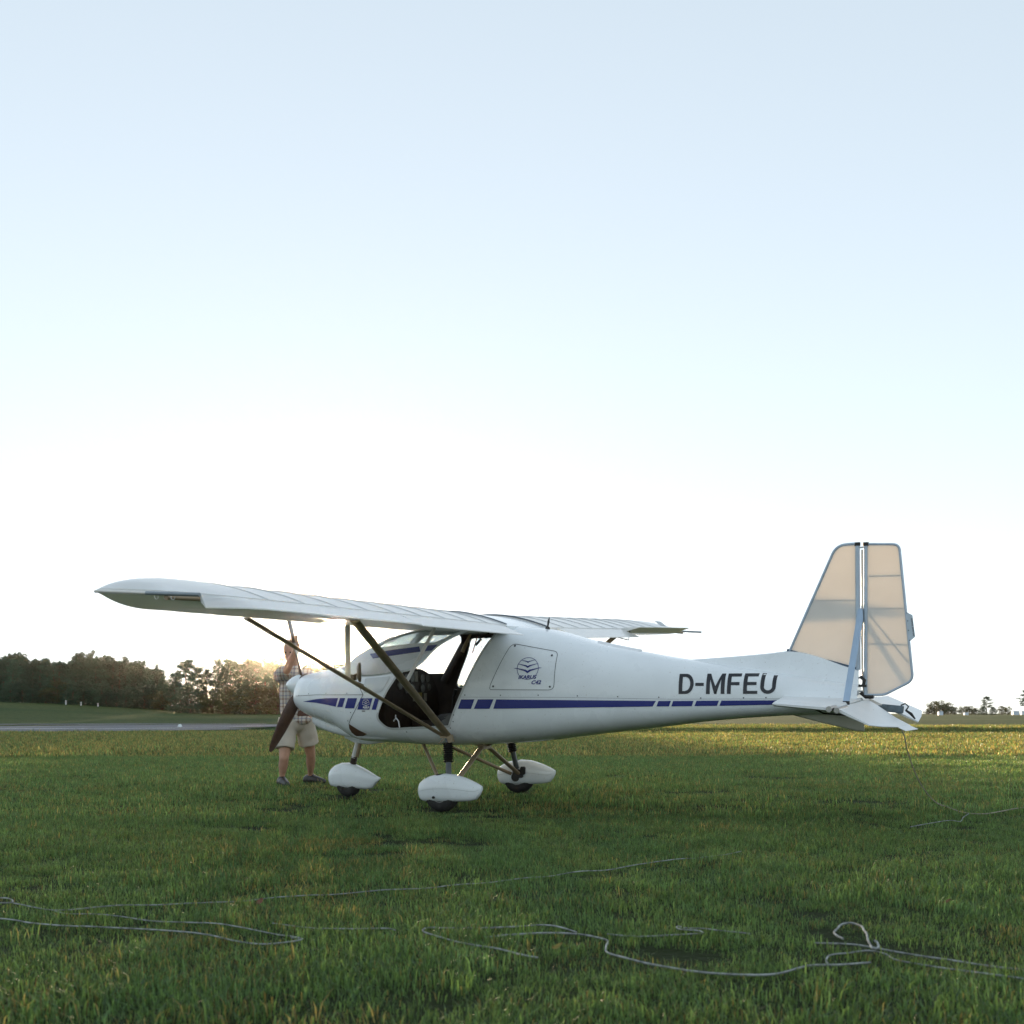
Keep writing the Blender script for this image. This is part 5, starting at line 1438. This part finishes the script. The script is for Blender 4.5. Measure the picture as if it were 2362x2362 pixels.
# head looking down towards the spinner
fd = Vector((-0.18, -0.93, -0.28)).normalized(); sx = fd.cross(Vector((0, 0, 1))).normalized(); uz = sx.cross(fd)
rot = Matrix((sx, fd, uz)).transposed()
HP = lambda a, b, c: headc + sx * a + fd * b + uz * c
ball(bm, HP(0, -0.01, 0.02), 0.10, (0.80, 0.98, 1.0), rot); ball(bm, HP(0, 0.03, -0.045), 0.075, (0.82, 0.85, 1.0), rot); ball(bm, HP(0, 0.055, -0.088), 0.035, (1.1, 0.8, 0.8), rot)
limb(bm, [HP(0, 0.088, 0.015), HP(0, 0.110, -0.028)], [0.010, 0.016], 8)
for e in (-1, 1):
    ball(bm, HP(0.080 * e, -0.01, -0.005), 0.030, (0.35, 0.7, 1.1), rot)
    ball(bm, HP(0.032 * e, 0.078, 0.032), 0.020, (1.2, 0.7, 0.5), rot)
ball(bm, HP(0, 0.088, -0.056), 0.022, (1.2, 0.5, 0.32), rot)
pobj('body', remeshed(bm, 0.0068, 3), SKIN)
EYE = mat('eye', (0.03, 0.025, 0.02), 0.2)
for e in (-1, 1):
    bm = BM(); ball(bm, HP(0.031 * e, 0.082, 0.016), 0.011); pobj('eye', bm, EYE)
bm = BM(); ball(bm, HP(0, 0.103, -0.058), 0.02, (1.1, 0.25, 0.22), rot); pobj('mouth', bm, mat('lips', (0.25, 0.10, 0.08), 0.5))
# grey cropped hair
bm = BM(); ball(bm, HP(0, -0.028, 0.034), 0.103, (0.83, 0.95, 0.98), rot)
cut = [v for v in bm.verts if (v.co - headc).dot(fd) > 0.045 and (v.co - headc).dot(uz) < 0.075 or (v.co - headc).dot(uz) < -0.05]
bmesh.ops.delete(bm, geom=cut, context='VERTS')
pobj('hair', bm, mat('grey_hair', (0.36, 0.33, 0.30), 0.8, 0, 0.3, 60, bump=0.5, bscale=200))

def plaid():
    m = bpy.data.materials.new('plaid_cotton'); m.use_nodes = True
    n, l = m.node_tree.nodes, m.node_tree.links
    b = n['Principled BSDF']; b.inputs['Roughness'].default_value = 0.85
    tc = n.new('ShaderNodeTexCoord'); sp = n.new('ShaderNodeSeparateXYZ'); l.new(tc.outputs['Object'], sp.inputs[0])
    base = None
    col = n.new('ShaderNodeRGB'); col.outputs[0].default_value = (0.72, 0.67, 0.60, 1); cur = col.outputs[0]
    for axis, period, width, c, ph in (('X', 0.085, 0.20, (0.30, 0.17, 0.10, 1), 0.0), ('Z', 0.085, 0.20, (0.30, 0.17, 0.10, 1), 0.0), ('X', 0.085, 0.13, (0.20, 0.22, 0.32, 1), 0.045), ('Z', 0.085, 0.13, (0.20, 0.22, 0.32, 1), 0.045), ('X', 0.0425, 0.16, (0.75, 0.72, 0.68, 1), 0.02)):
        ad = n.new('ShaderNodeMath'); ad.operation = 'ADD'; ad.inputs[1].default_value = 50 + ph
        l.new(sp.outputs[axis], ad.inputs[0])
        dv = n.new('ShaderNodeMath'); dv.operation = 'DIVIDE'; dv.inputs[1].default_value = period; l.new(ad.outputs[0], dv.inputs[0])
        fr = n.new('ShaderNodeMath'); fr.operation = 'FRACT'; l.new(dv.outputs[0], fr.inputs[0])
        lt = n.new('ShaderNodeMath'); lt.operation = 'LESS_THAN'; lt.inputs[1].default_value = width; l.new(fr.outputs[0], lt.inputs[0])
        ml = n.new('ShaderNodeMath'); ml.operation = 'MULTIPLY'; ml.inputs[1].default_value = 0.62; l.new(lt.outputs[0], ml.inputs[0])
        mx = n.new('ShaderNodeMix'); mx.data_type = 'RGBA'; l.new(ml.outputs[0], mx.inputs['Factor']); l.new(cur, mx.inputs['A']); mx.inputs['B'].default_value = c
        cur = mx.outputs['Result']
    l.new(cur, b.inputs['Base Color'])
    nz = n.new('ShaderNodeTexNoise'); nz.inputs['Scale'].default_value = 9; l.new(tc.outputs['Object'], nz.inputs['Vector'])
    bp = n.new('ShaderNodeBump'); bp.inputs['Strength'].default_value = 0.9; bp.inputs['Distance'].default_value = 0.03; l.new(nz.outputs['Fac'], bp.inputs['Height']); l.new(bp.outputs['Normal'], b.inputs['Normal'])
    t = n.new('ShaderNodeBsdfTranslucent'); l.new(cur, t.inputs['Color'])
    ms = n.new('ShaderNodeMixShader'); ms.inputs[0].default_value = 0.25
    l.new(b.outputs[0], ms.inputs[1]); l.new(t.outputs[0], ms.inputs[2]); l.new(ms.outputs[0], n['Material Output'].inputs['Surface'])
    return m
bm = BM()
hem = pelvis + Vector((0, 0, 0.03))
limb(bm, [hem, waist, chest, upper], [0.150, 0.146, 0.158, 0.125], 20, 0.95, (0, 1, 0))
limb(bm, [shR, shL], [0.082, 0.082]); limb(bm, [shR, shR.lerp(elR, 0.72)], [0.085, 0.078]); limb(bm, [shL, shL.lerp(elL, 0.75)], [0.085, 0.08])
limb(bm, [upper, neck + Vector((0, 0, -0.015))], [0.10, 0.075])
ball(bm, hem + Vector((0.05, -0.03, -0.03)), 0.13, (1, 0.9, 0.5)); 
sh = remeshed(bm, 0.011, 4)
tex = [(v.co.x * 14, v.co.y * 14, v.co.z * 9) for v in sh.vertices]
for v, t in zip(sh.vertices, tex):
    v.co += Vector(v.normal) * (0.010 * mnoise.noise(t))
pobj('shirt', sh, plaid())
SHORT = translucent_mat('beige_cotton', (0.62, 0.57, 0.49), (0.5, 0.42, 0.3), 0.18, 0.9, 0.08, 6, bump=0.6, bscale=12)
bm = BM()
limb(bm, [pelvis + Vector((0, 0, 0.05)), pelvis + Vector((0, 0, -0.02))], [0.142, 0.150], 20, 0.9, (0, 1, 0))
add_tube(bm, [hips[0] + Vector((0.01, 0, 0.02)), hips[0].lerp(knR, 0.45), hips[0].lerp(knR, 0.74)], [0.114, 0.110, 0.112], 20); add_tube(bm, [hips[1] + Vector((-0.01, 0, 0.02)), hips[1].lerp(knL, 0.45), hips[1].lerp(knL, 0.68)], [0.114, 0.112, 0.118], 20)
so = remeshed(bm, 0.011, 3)
for v in so.vertices:
    v.co += Vector(v.normal) * (0.009 * mnoise.noise((v.co.x * 16, v.co.y * 16, v.co.z * 12)))
pobj('shorts', so, SHORT)
bm = BM(); limb(bm, [pelvis + Vector((0, 0, 0.075)), pelvis + Vector((0, 0, 0.045))], [0.153, 0.156], 20, 0.9, (0, 1, 0)); pobj('belt', remeshed(bm, 0.012, 1), mat('brown_leather', (0.10, 0.04, 0.02), 0.5))
SHOE = mat('shoe_leather', (0.03, 0.027, 0.026), 0.45, 0, 0.2, 20)
for an, toe in ((anR, toeR), (anL, toeL)):
    d = (toe - an); d.z = 0; d.normalize()
    g0 = Vector((an.x, an.y, gz(an))); heel = g0 - d * 0.055 + Vector((0, 0, 0.045)); tip = g0 + d * 0.19 + Vector((0, 0, 0.032))
    bm = BM(); limb(bm, [heel, g0 + d * 0.06 + Vector((0, 0, 0.052)), tip], [0.046, 0.054, 0.036]); limb(bm, [heel + Vector((0, 0, 0.01)), g0 + d * 0.01 + Vector((0, 0, 0.085))], [0.046, 0.046])
    s = remeshed(bm, 0.010, 3)
    for v in s.vertices:
        v.co.z = max(v.co.z, gz(an) + 0.006)
    pobj('shoe', s, SHOE)
# ------------------------------------------------------------------ evening haze
bm = BM(); add_box(bm, (0, 735, 9.0), (1840, 1570, 20.0))
hz = bpy.data.materials.new('evening_haze'); hz.use_nodes = True
hn, hl = hz.node_tree.nodes, hz.node_tree.links
hn.clear()
ho = hn.new('ShaderNodeOutputMaterial'); hv = hn.new('ShaderNodeVolumePrincipled')
hv.inputs['Color'].default_value = (1.0, 0.92, 0.80, 1)
hv.inputs['Density'].default_value = 0.00007
hv.inputs['Anisotropy'].default_value = 0.95
hl.new(hv.outputs[0], ho.inputs['Volume'])
obj('haze', bm, hz, None, 'thin warm evening haze over the field', 'haze', None, 'stuff')
